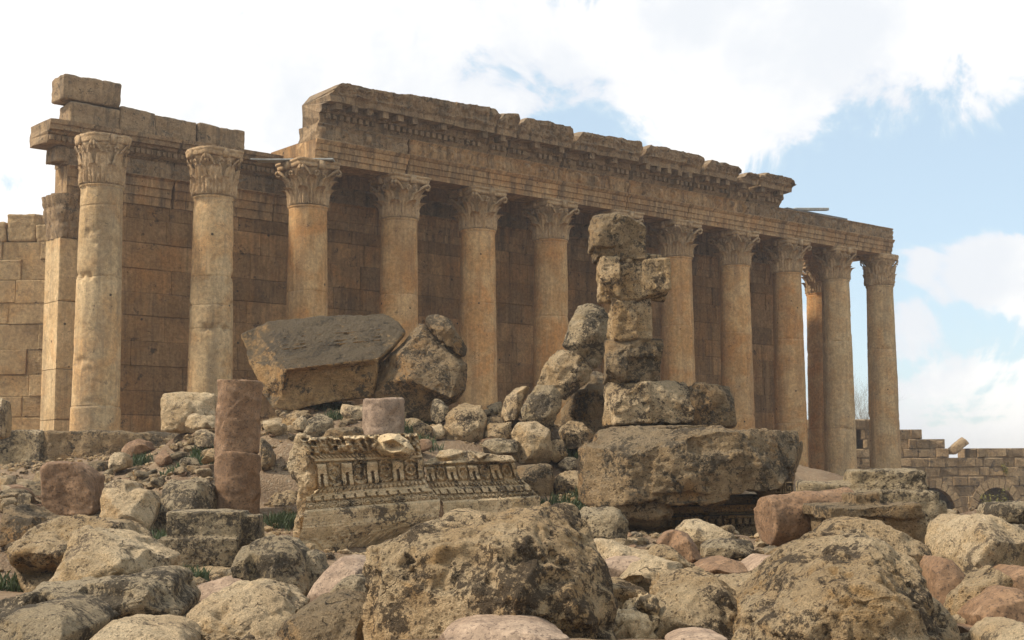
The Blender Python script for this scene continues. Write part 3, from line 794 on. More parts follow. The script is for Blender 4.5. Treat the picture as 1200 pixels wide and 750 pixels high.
def rock(name, label, cr, pts, D, ridge=None, thick=None, mat='ochre', lean=.35, voxel=None, smooth=1, rough=1.0, seed=None, ground=True, cat='stone block', ridge_amt=None, back=.86, group=None, strata=None, parent=None, fc=1.0, chop=7, box=False, crease=()):
    ot = [(p[2] if len(p) > 2 else 0.0) for p in pts]; px = [cpx(cr, p) for p in pts]
    ys = [p[1] for p in px]; y0, y1 = min(ys), max(ys); xs = [p[0] for p in px]
    W = (max(xs) - min(xs)) * D / F; Hh = (y1 - y0) * D / F
    size = math.sqrt(W * Hh)
    if thick is None: thick = .75 * size + .1
    seed = seed if seed is not None else (int(sum(xs) * 7 + sum(ys) * 13) % 9973)
    rg = random.Random(seed)
    area = sum(px[i][0] * px[(i + 1) % len(px)][1] - px[(i + 1) % len(px)][0] * px[i][1] for i in range(len(px)))
    if area < 0: px = px[::-1]; pts = pts[::-1]; ot = ot[::-1]
    fr = lambda y: (y1 - y) / max(1, y1 - y0)
    xg, yg = sum(xs) / len(xs), (y0 + y1) / 2; gw = 1 + .010 * rough
    front = [P(xg + (x - xg) * gw, yg + (y - yg) * gw, D - t_ + lean * Hh * fr(y) + rg.uniform(-.04, .04) * size * (1 if chop else .2)) for (x, y), t_ in zip(px, ot)]
    cx, cy = sum(xs) / len(xs), sum(ys) / len(ys)
    inner = []
    if box: ridge = None
    if ridge and chop == 7: chop = 2
    if ridge is None:
        ridge = []; H_ = y1 - y0; W_ = max(xs) - min(xs); gx, gy = rg.uniform(-.16, .16), rg.uniform(-.06, .10)
        lv = .12 if box else rg.uniform(.26, .42); tl = rg.uniform(-.12, .12)
        for k, (x, y) in enumerate(px):
            q = .965 if box else rg.uniform(.88, .965); X_, Y_ = cx + (x - cx) * q, cy + (y - cy) * q
            u_, v_ = (X_ - cx) / W_, (Y_ - y0) / H_
            up = v_ < lv + tl * u_
            t = size * (.07 if up and not box else .30 + gx * u_ * 2 + gy * (v_ - .5) * 2)
            ridge.append((X_, Y_, t))
        if not box:
            for u_ in (-.26, -.06, .15, .3):
                v_ = lv + .04 + tl * u_ + rg.uniform(-.03, .03); ridge.append((cx + u_ * W_, y0 + v_ * H_, size * (.34 + gx * u_ * 2)))
        from mathutils import geometry as _g
        def inside(x, y):
            r_ = False
            for i in range(len(px)):
                (ax, ay), (bx_, by_) = px[i], px[(i + 1) % len(px)]
                if (ay > y) != (by_ > y) and x < (bx_ - ax) * (y - ay) / (by_ - ay) + ax: r_ = not r_
            return r_
        ridge = [r_ for r_ in ridge if inside(r_[0], r_[1])]
    else:
        ridge = [(*cpx(cr, r[:2]), r[2] * (1 if abs(r[2]) > 5 else 1)) for r in ridge]
    for x, y, t in ridge: inner.append(P(x, y, D + lean * Hh * fr(y) - t))
    p2 = [Vector((x, -y)) for x, y in px] + [Vector((x, -y)) for x, y, t in ridge]
    n = len(px)
    ce = []
    for ca_, cb_ in crease:
        ij = []
        for c_ in (ca_, cb_):
            q_ = cpx(cr, c_); ij.append(min(range(len(p2)), key=lambda k: (p2[k].x - q_[0]) ** 2 + (p2[k].y + q_[1]) ** 2))
        ce.append(tuple(ij))
    res = delaunay_2d_cdt(p2, [(i, (i + 1) % n) for i in range(n)] + ce, [list(range(n))[::-1]], 1, 1e-5)
    allv = front + inner
    vmap = [o[0] if o else None for o in res[3]]
    V = [tuple(v) for v in allv]; Fs = []
    for k, m_ in enumerate(vmap):
        if m_ is None:
            V.append(tuple(P(res[0][k].x, -res[0][k].y, D))); vmap[k] = len(V) - 1
    for f in res[2]: Fs.append([vmap[i] for i in f])
    c3 = sum(front, Vector()) / n
    nb = len(V)
    for p in front:
        q = c3 + (p - c3) * back; V.append((q.x, q.y + thick, q.z))
    cb = len(V); V.append((c3.x, c3.y + thick * 1.12, c3.z))
    for i in range(n):
        j = (i + 1) % n
        Fs.append([i, j, nb + j, nb + i]); Fs.append([nb + i, nb + j, cb])
    vx = voxel or max(.018, min(.07, 1.9 * D / F, size / 12))
    ra = (.045 if ridge_amt is None else ridge_amt) * min(1.3, size) * rough
    me = rockify(V, Fs, vx, 1 if smooth > 2 else 0, ((1.1 / max(.5, size), .022 * size * rough), (2.6 / max(.5, size) + .8, .030 * size ** .7 * rough), (7, .016 * rough), (18, .009 * rough)), seed, ra, strata=strata, fac=((.55 * size + .05, .055 * size * rough * fc), (.19 * size + .04, .022 * size ** .8 * rough * fc)), chop=chop)
    o = place_mesh(name, me, M[mat], parent)
    if parent is None: tag(o, label, cat, group)
    if ground:
        GROUND.append((o.location.x, o.location.y, o.location.z + .06 * size))
        GROUND.append((o.location.x, o.location.y + thick * .4, o.location.z + .1 * size))
    return o

def drum(name, label, p, D, r, L, axis, mat='pink', seed=0, taper=1.0, broken=.12, ground=True, cat='column drum', end_slant=0.0, group=None, voxel=None):
    """a piece of a round column shaft: centre seen at p, D metres ahead; axis is its direction"""
    c = P(p[0], p[1], D); ax = Vector(axis).normalized(); rg = random.Random(seed)
    u = ax.cross(Vector((.1, .3, 1))); u.normalize(); w = ax.cross(u)
    V, Fs = [], []; nt = 28; ns = 6
    sl = [rg.uniform(-1, 1) * broken * r * 2 + end_slant * r, rg.uniform(-1, 1) * broken * r * 2]
    for i in range(ns):
        f = i / (ns - 1) - .5
        for k in range(nt):
            a = 2 * math.pi * k / nt
            rr = r * (1 + (taper - 1) * (f + .5))
            off = 0
            if i == 0: off = sl[0] * math.cos(a + rg.random() * .2)
            if i == ns - 1: off = sl[1] * math.sin(a + rg.random() * .2)
            q = c + ax * (f * L + off) + u * rr * math.cos(a) + w * rr * math.sin(a); V.append(tuple(q))
    for i in range(ns - 1):
        for k in range(nt): Fs.append([i * nt + k, i * nt + (k + 1) % nt, (i + 1) * nt + (k + 1) % nt, (i + 1) * nt + k])
    Fs.append(list(range(nt))); Fs.append([(ns - 1) * nt + k for k in range(nt)][::-1])
    me = rockify(V, Fs, voxel or max(.018, min(.05, 1.6 * D / F)), 2, ((1.2, .03 * r), (4, .02 * r), (12, .006)), seed, .05 * r, fac=((.9 * r, .09 * r),))
    o = place_mesh(name, me, M[mat]); tag(o, label, cat, group)
    if ground: GROUND.append((o.location.x, o.location.y, o.location.z + .04))
    return o

def solid_boxes(name, label, boxes, origin, rotz, mat, voxel=.03, seed=0, tilt=(0, 0), cat='stone block', ground=True, smooth=3, amp=1.0):
    """several boxes (local metres) fused into one worn stone"""
    o = Vector(origin); Rm = Matrix.Rotation(rotz, 3, 'Z') @ Matrix.Rotation(tilt[0], 3, 'X') @ Matrix.Rotation(tilt[1], 3, 'Y')
    mb = MB()
    for c0, c1 in boxes: mb.box(c0, c1, 0, lambda x, y, z: tuple(o + Rm @ Vector((x, y, z))))
    me = rockify(np.concatenate(mb.v), mb.f, voxel, smooth, ((1, .03 * amp), (3, .02 * amp), (10, .008 * amp)), seed, .02 * amp)
    ob = place_mesh(name, me, M[mat]); tag(ob, label, cat)
    if ground: GROUND.append((ob.location.x, ob.location.y, ob.location.z + .04))
    return ob

# ---- nearest row
rock('boulder', 'largest boulder at the lower middle, ochre with black lichen blotches on its broad front', 'B',
     [(380,470),(395,425),(480,400),(560,370),(700,345),(850,332),(960,312),(1060,290),(1110,300),(1150,370),(1190,440),(1220,540),(1250,640),(1262,760),(1250,830),(400,830),(392,640)], 12,
     [(450,470,.35),(640,425,.55),(830,400,.6),(1010,370,.45),(1100,360,.3),(480,640,.6),(620,600,.55),(700,720,.85),(900,640,.95),(1100,560,.6),(1180,700,.5),(520,760,.7)], 1.6, 'ochre', .35, .02, 2, 1.15, cat='boulder', ridge_amt=.06, chop=2)
rock('boulder', 'large rough pyramid shaped boulder at the lower right, pale ochre and deeply pitted', 'D',
     [(35,750),(50,660),(120,600),(200,505),(270,452),(380,402),(480,380),(530,395),(600,450),(660,510),(672,570),(740,640),(785,690),(795,760),(790,830),(30,830)], 12,
     [(480,430,.35),(350,480,.4),(500,520,.75),(250,600,.6),(420,640,.9),(600,620,.7),(150,720,.6),(520,760,1.1),(700,740,.6)], 1.5, 'ochre', .5, .02, 2, 1.2, cat='boulder', ridge_amt=.07, chop=2)
rock('boulder', 'rounded ochre boulder directly behind the big pitted one at the lower right', 'D',
     [(300,420),(330,370),(380,335),(430,330),(500,335),(600,372),(690,430),(706,470),(704,590),(640,640),(300,640)], 14.6, None, 1.3, 'ochre', .5, .024, 3, 1.0, cat='boulder')
rock('boulder', 'smooth grey streaked boulder in the bottom left corner', 'A',
     [(-20,665),(60,640),(150,621),(230,625),(290,660),(325,702),(300,750),(260,800),(-20,800)], 12, [(80,690,.35),(200,680,.35),(150,760,.6),(270,720,.2)], 1.0, 'grey', .7, .02, 5, .6, cat='boulder')
rock('flat_rock', 'flat pale cream rock along the bottom edge, between the grey boulder and the tan mound', 'A',
     [(270,760),(320,707),(400,692),(520,698),(610,713),(650,755),(655,810),(275,810)], 11.4, None, .9, 'cream', .9, .02, 3, .6, cat='rock')
rock('boulder', 'tan mound shaped boulder with a creased top, right of the flat cream rock', 'A',
     [(622,700),(680,640),(730,595),(800,566),(890,564),(960,590),(1045,650),(1000,700),(960,800),(640,810)], 12.8, None, 1.2, 'cream', .7, .02, 2, 1.0, cat='boulder', ridge_amt=.05)
rock('boulder', 'dark lichen covered boulder touching the left side of the largest boulder', 'B',
     [(40,760),(100,680),(200,620),(280,600),(350,610),(400,640),(415,700),(410,810),(40,810)], 12.4, None, 1.1, 'brown', .6, .02, 2, 1.0, cat='boulder')
rock('stone_block', 'small grey stone propped on the dark boulder in front of the pink granite', 'B',
     [(262,580),(300,540),(370,534),(405,560),(415,660),(280,630)], 13.6, None, .8, 'grey', .4, .02, 3, .7)
rock('granite_block', 'pink granite slab peeping over the very bottom edge, below the largest boulder', 'B',
     [(625,760),(665,715),(760,686),(900,680),(1010,695),(1100,742),(1110,800),(640,800)], 10.6, None, .8, 'pink', .9, .02, 5, .35, cat='granite block')
rock('granite_block', 'pink granite slab edge at the bottom, between the largest boulder and the pitted one', 'C',
     [(430,765),(480,738),(560,730),(640,742),(650,790),(430,790)], 10.9, None, .6, 'pink', .8, .02, 5, .3, cat='granite block')
rock('stone_block', 'broad ochre block with orange hollows in the bottom row, right of the scrolled carving', 'C',
     [(362,650),(400,560),(440,530),(490,520),(600,535),(640,560),(700,610),(722,650),(700,720),(680,810),(360,810)], 13.3,
     [(470,575,.25),(600,590,.3),(460,680,.55),(600,690,.5),(660,760,.3)], 1.2, 'ochre', .5, .022, 2, 1.1)
rock('stone_block', 'ochre rock wedged between the broad ochre block and the pitted boulder', 'C',
     [(600,560),(640,540),(740,540),(830,542),(850,575),(790,660),(690,680),(640,640)], 14.6, None, 1.1, 'ochre', .5, .024, 2, 1.0)
rock('carved_fragment', 'dark carved fragment with deep scrolls in the hollow right of the largest boulder', 'C',
     [(232,668),(300,640),(365,618),(385,680),(380,800),(235,800)], 13.2, [(300,690,.2),(310,760,.3)], .9, 'relief', .3, .016, 0, 2.2, cat='carved fragment', ridge_amt=.25)
rock('moulded_fragment', 'moulded cornice fragment with a straight grooved edge above the scrolled carving', 'C',
     [(200,540),(270,535),(345,568),(360,600),(250,662),(232,640)], 14, [(290,580,.1),(240,620,.25)], .9, 'ochre', .5, .018, 1, .8, cat='carved fragment', strata=((.3, 0, 1), 34, .03))
rock('stone_block', 'yellowish rock with a round hole beneath the red granite wedge', 'C',
     [(262,540),(320,485),(370,455),(420,465),(470,485),(495,515),(470,545),(410,560),(375,600),(350,575)], 14.9, None, .9, 'cream', .5, .02, 2, 1.0)
rock('stone_block', 'knobbly yellow rock leaning against the left side of the red granite wedge', 'C',
     [(365,460),(400,425),(440,428),(480,460),(520,505),(500,530),(420,520)], 15.8, None, .9, 'ochre', .5, .02, 2, 1.0)
rock('flat_rock', 'flat pale rock behind the right shoulder of the largest boulder', 'C',
     [(145,415),(180,402),(240,408),(300,440),(360,450),(440,452),(430,475),(330,490),(250,540),(200,520)], 16, None, 1.1, 'cream', .9, .022, 3, .7, cat='rock')
rock('granite_block', 'pinkish granite slab sunk in front of the flat pale rock', 'C',
     [(205,480),(260,462),(335,462),(345,490),(280,530),(225,540)], 15.3, None, .7, 'pink', .8, .02, 4, .3, cat='granite block')
rock('granite_block', 'upright red granite wedge with one polished round side', 'C',
     [(393,415),(425,372),(458,360),(500,378),(540,430),(560,475),(525,505),(480,480),(430,430)], 17.8, [(500,400,.3),(520,470,.25)], .7, 'redgranite', .3, .02, 3, .3, cat='granite block')
rock('stone_block', 'pale grey pointed block beneath the giant overhanging cornice block', 'C',
     [(458,372),(500,330),(560,335),(620,358),(662,382),(655,402),(580,440),(540,440)], 20.5, None, 1.0, 'cream', .6, .026, 3, .8)
rock('stone_block', 'pale cracked slab lying behind the oval granite drum', 'C',
     [(558,425),(600,400),(660,398),(740,412),(738,450),(640,470),(565,478)], 19, None, .9, 'grey', .6, .024, 3, .8)
rock('granite_drum', 'oval red granite drum end lying among the rocks in the middle right', 'C',
     [(515,508),(560,478),(650,465),(700,480),(714,512),(695,542),(600,545),(520,530)], 16.8, [(600,500,.3),(650,510,.25)], 1.0, 'redgranite', .8, .02, 5, .25, cat='column drum')
rock('granite_drum', 'pink granite drum with a ringed end, right of the oval red drum', 'C',
     [(700,545),(710,495),(770,456),(840,462),(880,480),(890,520),(840,545),(760,560)], 17.2, None, 1.0, 'pink', .8, .02, 5, .25, cat='column drum')
rock('granite_block', 'low pinkish granite chip in front of the ringed drum', 'C',
     [(735,540),(770,520),(830,525),(835,550),(790,575),(740,560)], 16, None, .5, 'pink', .9, .02, 4, .3, cat='granite block')
rock('stone_block', 'round topped grey stone behind the ringed granite drum', 'C',
     [(775,462),(800,432),(840,422),(885,440),(895,470),(840,482)], 19.6, None, .8, 'grey', .5, .024, 3, .8)
rock('granite_block', 'small dark red granite lump left of the pitted boulder', 'D', [(200,420),(250,412),(275,425),(250,452),(215,442)], 19, None, .5, 'redgranite', .5, .024, 3, .3, cat='granite block')
rock('carved_fragment', 'upright cornice fragment with a ladder of square dentils, standing left of the giant block', 'C',
     [(108,312),(140,290),(190,285),(250,280),(282,330),(282,400),(240,420),(150,402),(118,340)], 21.5, [(160,330,.25),(240,310,.3),(230,390,.25),(170,385,.2)], .8, 'grey', .2, .024, 2, .8, cat='carved fragment')
# ---- left foreground
rock('moulded_slab', 'long cornice slab with grooved mouldings along its front, above the grey corner boulder', 'A',
     [(-20,612),(150,578),(300,548),(470,530),(565,514),(592,545),(625,620),(632,725),(480,700),(330,700),(240,660),(100,660),(-20,660)], 14,
     [(0,640,.35),(240,610,.55),(480,565,.55),(470,690,.45),(540,540,.1),(600,640,.1)], 1.3, 'grey', .8, .02, 1, .8, cat='carved fragment', strata=((.12, 0, 1), 30, .03))
rock('boulder', 'pale triangular boulder with its point up in the left foreground', 'A',
     [(180,560),(225,460),(265,372),(298,357),(350,372),(430,402),(520,440),(582,470),(575,520),(400,580),(250,620)], 15.6, [(300,400,.1),(270,520,.45),(400,480,.45),(500,500,.2)], 1.1, 'cream', .45, .022, 3, .75, cat='boulder')
rock('boulder', 'broad ochre boulder with a dark hollow under its lip, behind the pale triangular one', 'A',
     [(12,470),(25,425),(100,375),(190,328),(300,330),(415,345),(457,398),(450,440),(330,470),(230,520),(200,565),(90,588),(60,570),(20,510)], 17.5,
     [(60,440,.45),(200,445,.55),(220,380,.2),(120,520,-.25),(180,510,-.3),(330,380,.3)], 1.4, 'ochre', .7, .024, 2, 1.0, cat='boulder', ridge_amt=.05)
rock('stone_block', 'lichen speckled block with tilted top and clean cut underside, left of the pink granite', 'A',
     [(820,492),(850,432),(900,402),(960,385),(1010,400),(1050,440),(1070,520),(1075,580),(1045,642),(960,600),(890,560),(825,522)], 15.6,
     [(880,440,.2),(980,470,.3),(830,500,.35),(960,570,.4),(1040,610,.1)], 1.1, 'grey', .6, .02, 1, .8)
rock('stone_block', 'small speckled stone touching the right end of the lichen speckled block', 'A', [(1050,450),(1085,436),(1118,455),(1138,510),(1080,590),(1060,540)], 16.2, None, .7, 'grey', .4, .02, 3, .8)
rock('granite_block', 'flat grey pink granite piece in front of the moulded column base', 'A',
     [(640,640),(655,585),(690,560),(780,532),(850,522),(895,545),(900,575),(840,600),(700,680)], 16.0, None, .9, 'pink', .8, .02, 4, .3, cat='granite block')
rock('granite_drum', 'pale pink granite drum with a smooth round side, just left of the largest boulder', 'B',
     [(170,645),(178,600),(205,550),(250,500),(300,458),(350,462),(400,480),(410,580),(390,660),(220,660)], 14.8, [(260,560,.35),(330,520,.4),(330,600,.4)], 1.1, 'pink', .4, .02, 6, .2, cat='column drum')
rock('stone_block', 'ochre stone between the grooved slab and the tan mound', 'A', [(590,560),(620,545),(660,600),(650,660),(620,690),(600,650)], 15, None, .7, 'ochre', .4, .02, 3, .8)
rock('flat_rock', 'low ochre slab under the moulded column base', 'A', [(560,500),(700,497),(830,502),(850,530),(700,560),(600,590),(565,540)], 19.5, None, 1.2, 'ochre', .8, .026, 2, .8, cat='rock')
# moulded base: square plinth with a rounded torus on top
b0 = P(238, 663, 20.5)
solid_boxes('column_base', 'moulded column base lying square on the ground, plinth with a rounded step on top', [((-.62,-.4,0),(.56,.6,.42)), ((-.50,-.3,.40),(.60,.5,.80)), ((.3,-.1,.3),(.82,.5,.74))], b0, .05, 'grey', .024, 4, (0,0), cat='column base')
rock('boulder', 'cream boulder broken to an orange underside, right of the dark red stump', 'E',
     [(588,520),(600,470),(640,425),(690,413),(740,432),(752,462),(850,482),(922,550),(905,620),(862,742),(780,720),(700,682),(588,652)], 24.5,
     [(660,540,.4),(800,560,.5),(700,640,.3),(740,480,.2),(830,650,.2)], 1.1, 'cream', .4, .03, 1, .8, cat='boulder')
rock('boulder', 'grey black boulder with a flat top between the cream boulder and the tall granite shaft', 'E',
     [(915,560),(925,445),(960,412),(1060,405),(1160,412),(1205,440),(1222,520),(1210,620),(1150,700),(1000,780),(930,782),(905,700)], 25, None, 1.2, 'grey', .3, .03, 2, 1.0, cat='boulder')
rock('boulder', 'dark crusted boulder at the left edge below the rubble', 'E',
     [(-40,600),(60,560),(150,630),(290,648),(305,700),(180,725),(60,790),(-40,800)], 20, None, 1.4, 'brown', .7, .028, 2, 1.1, cat='boulder')
rock('granite_stump', 'dark red granite block with a rounded top standing upright near the low wall', 'E',
     [(246,345),(275,322),(335,309),(440,310),(500,350),(552,388),(552,600),(530,622),(250,630)], 26.5, None, .9, 'redgranite', .02, .024, 1, .7, cat='granite block', box=True, chop=2)
rock('flat_rock', 'thin slab under the dark red granite block', 'E', [(190,628),(540,625),(590,645),(585,668),(200,668)], 26, None, .9, 'ochre', .3, .03, 3, .6, cat='rock')
rock('granite_block', 'small dark red granite rock on the path beside the low wall', 'E', [(703,243),(740,197),(800,168),(850,185),(880,235),(800,268),(745,282)], 34, None, .8, 'redgranite', .4, .035, 2, .6, cat='granite block')
rock('stone_block', 'pale cubic stone on the path below the small red rock', 'E', [(632,300),(650,255),(720,250),(747,290),(742,340),(650,372),(638,340)], 31.5, None, .6, 'cream', .4, .03, 2, .7)
rock('stone_block', 'dark rounded stone at the foot of the low wall', 'E', [(490,330),(540,305),(600,300),(625,335),(600,375),(520,372)], 33, None, .7, 'brown', .3, .035, 3, .8)
rock('stone_block', 'small dark upright stone beside the pale cubic stone', 'E', [(585,410),(610,360),(636,340),(645,410)], 31, None, .4, 'grey', .2, .03, 2, .8)
for k, (pp, d_, mt, lb) in enumerate([
    ([(548,430),(610,432),(612,480),(575,515),(548,512)], 28, 'cream', 'small cream stone squeezed between the red stump and the cream boulder'),
    ([(548,515),(585,515),(588,570),(548,572)], 27.5, 'ochre', 'lowest small stone beside the foot of the red stump'),
    ([(165,430),(245,415),(248,480),(200,500),(160,480)], 31, 'grey', 'grey stone between the red stump and the low wall'),
    ([(70,485),(110,472),(170,490),(165,515),(90,515)], 29, 'pink', 'flat pinkish stone on the rubble left of the red stump')]):
    rock('stone', lb, 'E', pp, d_, None, .5, mt, .3, .03, 2, .8, cat='stone')
# low wall at the far edge of the ground
lw = empty('low_wall', tuple(P(60, 590, 37)), 'low wall of large dark weathered blocks below the left columns', 'low wall')
rock('wall_block', '', 'E', [(-120,120),(120,118),(252,122),(252,365),(-120,368)], 37, [(-60,150,.15),(230,145,.12),(230,345,.12),(-60,350,.12)], 1.5, 'grey', 0, .045, 1, .8, parent=lw, fc=.4, chop=0)
rock('wall_block', '', 'E', [(257,124),(500,126),(740,124),(830,142),(860,200),(800,290),(640,350),(560,366),(257,366)], 37, [(280,145,.1),(720,145,.1),(280,345,.1),(560,340,.1)], 1.5, 'brown', 0, .045, 1, .8, parent=lw, fc=.4, chop=0)
rock('wall_block', '', 'E', [(800,128),(960,130),(1130,132),(1140,170),(1010,200),(900,240),(820,215)], 37.3, None, 1.3, 'brown', 0, .045, 3, .7, parent=lw)
rock('wall_block', '', 'E', [(-120,374),(150,372),(245,376),(245,480),(100,500),(-120,500)], 36.7, [(90,430,-.25),(20,450,.1),(200,430,.1)], 1.5, 'brown', 0, .045, 1, .8, parent=lw, fc=.4, chop=0)
rock('pale_rock', 'sliver of pale rock at the left edge in front of the low wall', 'L', [(-20,490),(4,500),(8,560),(6,640),(-20,650)], 30, None, .6, 'cream', .1, .03, 3, .6, cat='rock', ground=False)
# ---- mound, left part
rock('pilaster_block', 'pale weathered block with a rounded pilaster edge, standing left of the tall granite shaft', 'H',
     [(36,160),(50,135),(130,125),(300,130),(302,210),(300,320),(150,318),(36,312)], 33.5, [(90,150,.3),(95,300,.3),(60,220,.25),(200,200,.15),(250,280,.15)], 1.2, 'cream', .05, .035, 2, .8)
rock('stone_block', 'squared stone lying on edge in front of the pilaster block', 'H', [(150,262),(165,225),(190,222),(230,238),(302,236),(302,300),(250,300),(180,305),(152,285)], 31, None, .7, 'cream', .3, .03, 2, .8)
rock('stone_block', 'pale wedge stone below the squared stone, beside the tall granite shaft', 'H', [(185,375),(205,300),(215,292),(300,335),(302,385),(250,395),(210,400)], 29.5, None, .7, 'cream', .3, .028, 1, .8)
rock('stone', 'small rounded stone against the left foot of the tall granite shaft', 'H', [(225,465),(270,400),(302,392),(304,450),(240,475)], 28, None, .5, 'ochre', .4, .028, 3, .8, cat='stone')
drum('granite_shaft', 'upper piece of the tall reddish granite column shaft, broken across', ((180+415/4.165), 430+255/4.165), 26.4, .425, 1.47, (.02, 0, 1), 'redgranite', 3, 1.0, .22, False, 'column shaft')
drum('granite_shaft', 'lower piece of the tall reddish granite column shaft with an arch shaped scar', ((180+412/4.165), 430+575/4.165), 26.35, .43, 1.15, (0, 0, 1), 'redgranite', 5, 1.0, .14, True, 'column shaft')
rock('carved_fragment', 'broken volute stone behind the right side of the tall granite shaft', 'H', [(522,340),(545,370),(578,430),(575,480),(550,510),(524,500)], 28.5, None, .6, 'brown', .2, .026, 2, 1.0, cat='carved fragment')
rock('stone_block', 'low pale stone half buried in the earth right of the tall granite shaft', 'H', [(555,650),(600,615),(690,605),(712,660),(690,720),(600,700)], 27, None, .7, 'ochre', .5, .028, 2, .9)
# the huge fallen architrave block and its neighbour
fb = rock('fallen_block', 'huge tilted entablature block with dark crusted top and orange underside before the columns', 'M',
     [(100,276,-.35),(150,255,-.25),(225,230,0),(420,216,0),(600,204,0),(640,235,.25),(668,268,.5),(630,315,.8),(578,362,1.12),(572,430,.8),(555,490,.5),(430,508,.4),(330,530,.4),(280,546,.4),(205,535,.5),(170,482,.15),(125,370,-.1)], 34.5,
     [(258,400,1.2),(420,380,1.17),(262,412,.85),(420,396,.85),(560,380,.85),(240,490,.6),(410,480,.5),(300,515,.5)], 2.2, 'orange', .25, .028, 1, .9, cat='fallen block', back=.8, fc=.12, ridge_amt=.03, chop=0, crease=(((258,400),(420,380)),((420,380),(578,362)),((258,400),(225,230)),((258,400),(240,490)),((262,412),(420,396)),((420,396),(560,380))))
def fb_pt(x, y, t): return P(*cpx('M', (x, y)), 34.5 - t + .614 * (546 - y) / 342)
for f_, w_ in ((.36, .07), (.52, .05), (.60, .04)):
    L_ = []
    for k in range(24):
        a_ = k / 23; x0_, y0_ = 228 + (596 - 228) * a_, 229 - 25 * a_; x1_, y1_ = 258 + (578 - 258) * a_, 399 - 37 * a_
        if f_ > .5: x1_ += 0
        x_, y_ = x0_ + (x1_ - x0_) * f_, y0_ + (y1_ - y0_) * f_; L_.append(fb_pt(x_, y_, 1.13 * f_ + .02))
    mb = MB(); g_ = []
    for k, p_ in enumerate(L_):
        n_ = Vector((0, -.55, .83)); u_ = Vector((0, -.83, -.55)); h_ = .05 + .02 * math.sin(k * 2.3) * math.sin(k * .9)
        g_.append([tuple(p_ + u_ * a + n_ * b) for a, b in ((-w_, -.06), (-w_, h_ * .8), (w_ * .6, h_), (w_, -.06), (-w_, -.06))])
    mb.grid(np.array(g_), 0); o_ = mb.build('moulding', M['orange'], fb); fix_normals(o_)
rock('fallen_block', 'big grey block tipped on its corner against the huge fallen block', 'M',
     [(548,405),(600,365),(650,320),(722,234),(745,245),(800,300),(860,345),(892,380),(885,470),(850,510),(800,530),(770,588),(715,580),(650,540),(560,492),(575,440)], 34,
     [(735,252,.3),(662,335,.62),(690,435,.85),(835,500,.62),(872,385,.35),(612,440,.45),(690,510,.2),(745,540,.1),(720,470,.5)], 1.8, 'brown', .3, .03, 1, .9, cat='fallen block', ridge_amt=.04, chop=0, fc=.3, crease=(((735,252),(662,335)),((662,335),(690,435)),((690,435),(835,500)),((835,500),(872,385)),((735,252),(872,385))))
rock('fallen_block', 'knobbed stone perched on the top corner of the tipped grey block', 'M', [(742,236),(758,208),(790,198),(825,218),(850,260),(888,325),(875,350),(830,320),(785,280)], 34.3, None, 1.1, 'brown', .1, .034, 2, 1.0, ground=False, cat='fallen block')
rock('carved_fragment', 'small bracket shaped stone under the tipped grey block', 'M', [(765,510),(790,498),(826,535),(822,575),(790,592),(765,575)], 33, None, .5, 'grey', .2, .03, 3, .8, cat='carved fragment')
drum('granite_drum', 'short upright pink granite drum just behind the carved cornice', (449, 490), 31.5, .475, .90, (0, 0, 1), 'pink', 9, 1.0, .03, True)
rock('stone_block', 'dark knobbly stone behind the left end of the carved cornice', 'M', [(315,620),(330,575),(370,555),(412,570),(415,600),(370,640),(320,640)], 30.5, None, .7, 'grey', .3, .03, 2, 1.3)
rock('stone_block', 'low crusted stone along the top of the carved cornice', 'M', [(370,640),(390,612),(450,600),(520,600),(528,640),(400,645)], 29.5, None, .7, 'brown', .3, .03, 2, 1.0)
rock('boulder', 'angular ochre boulder right of the tipped grey block', 'M', [(798,622),(830,545),(880,508),(940,522),(962,572),(945,640),(882,682),(825,655)], 32.3, [(870,560,.35),(900,620,.4),(850,600,.3)], 1.1, 'ochre', .4, .032, 1, 1.0, cat='boulder')
for k, (cr, pp, d_, mt, lb) in enumerate([
    ('M', [(700,590),(730,583),(768,600),(770,640),(730,660),(700,630)], 31.5, 'ochre', 'small ochre stone right of the short pink drum'),
    ('M', [(760,600),(800,590),(815,620),(800,645),(765,640)], 31.8, 'cream', 'pale chip between the ochre stones right of the pink drum'),
    ('M', [(575,540),(450,520),(440,545),(470,575),(520,575)][::-1], 33, 'cream', 'white flat stone in front of the huge fallen block'),
    ('M', [(170,580),(220,575),(240,600),(220,620),(175,615)], 30.5, 'cream', 'flat cream stone just right of the granite shaft top'),
    ('M', [(235,560),(290,550),(310,590),(290,620),(240,600)], 31.5, 'ochre', 'rounded stone below the left end of the huge fallen block'),
    ('M', [(275,580),(310,562),(330,590),(325,615),(285,612)], 30.8, 'cream', 'pale stone beside the dark knobbly stone'),
    ('M', [(470,530),(530,522),(545,550),(490,555)], 33.5, 'brown', 'dark stone in the gap under the huge fallen block'),
    ('M', [(960,525),(1010,512),(1022,545),(975,560)], 34.5, 'grey', 'grey stone on the skyline left of the leaning slab'),
    ('M', [(955,590),(1050,582),(1045,640),(1010,660),(960,640)], 32.3, 'ochre', 'squarish ochre stone right of the angular boulder'),
    ('M', [(945,650),(1000,640),(1075,650),(1068,690),(1000,700),(950,690)], 30.5, 'grey', 'horizontal grey stone above the second carved cornice'),
    ]):
    rock('stone', lb, cr, pp, d_, None, .6, mt, .35, .03, 2, .9, cat='stone')
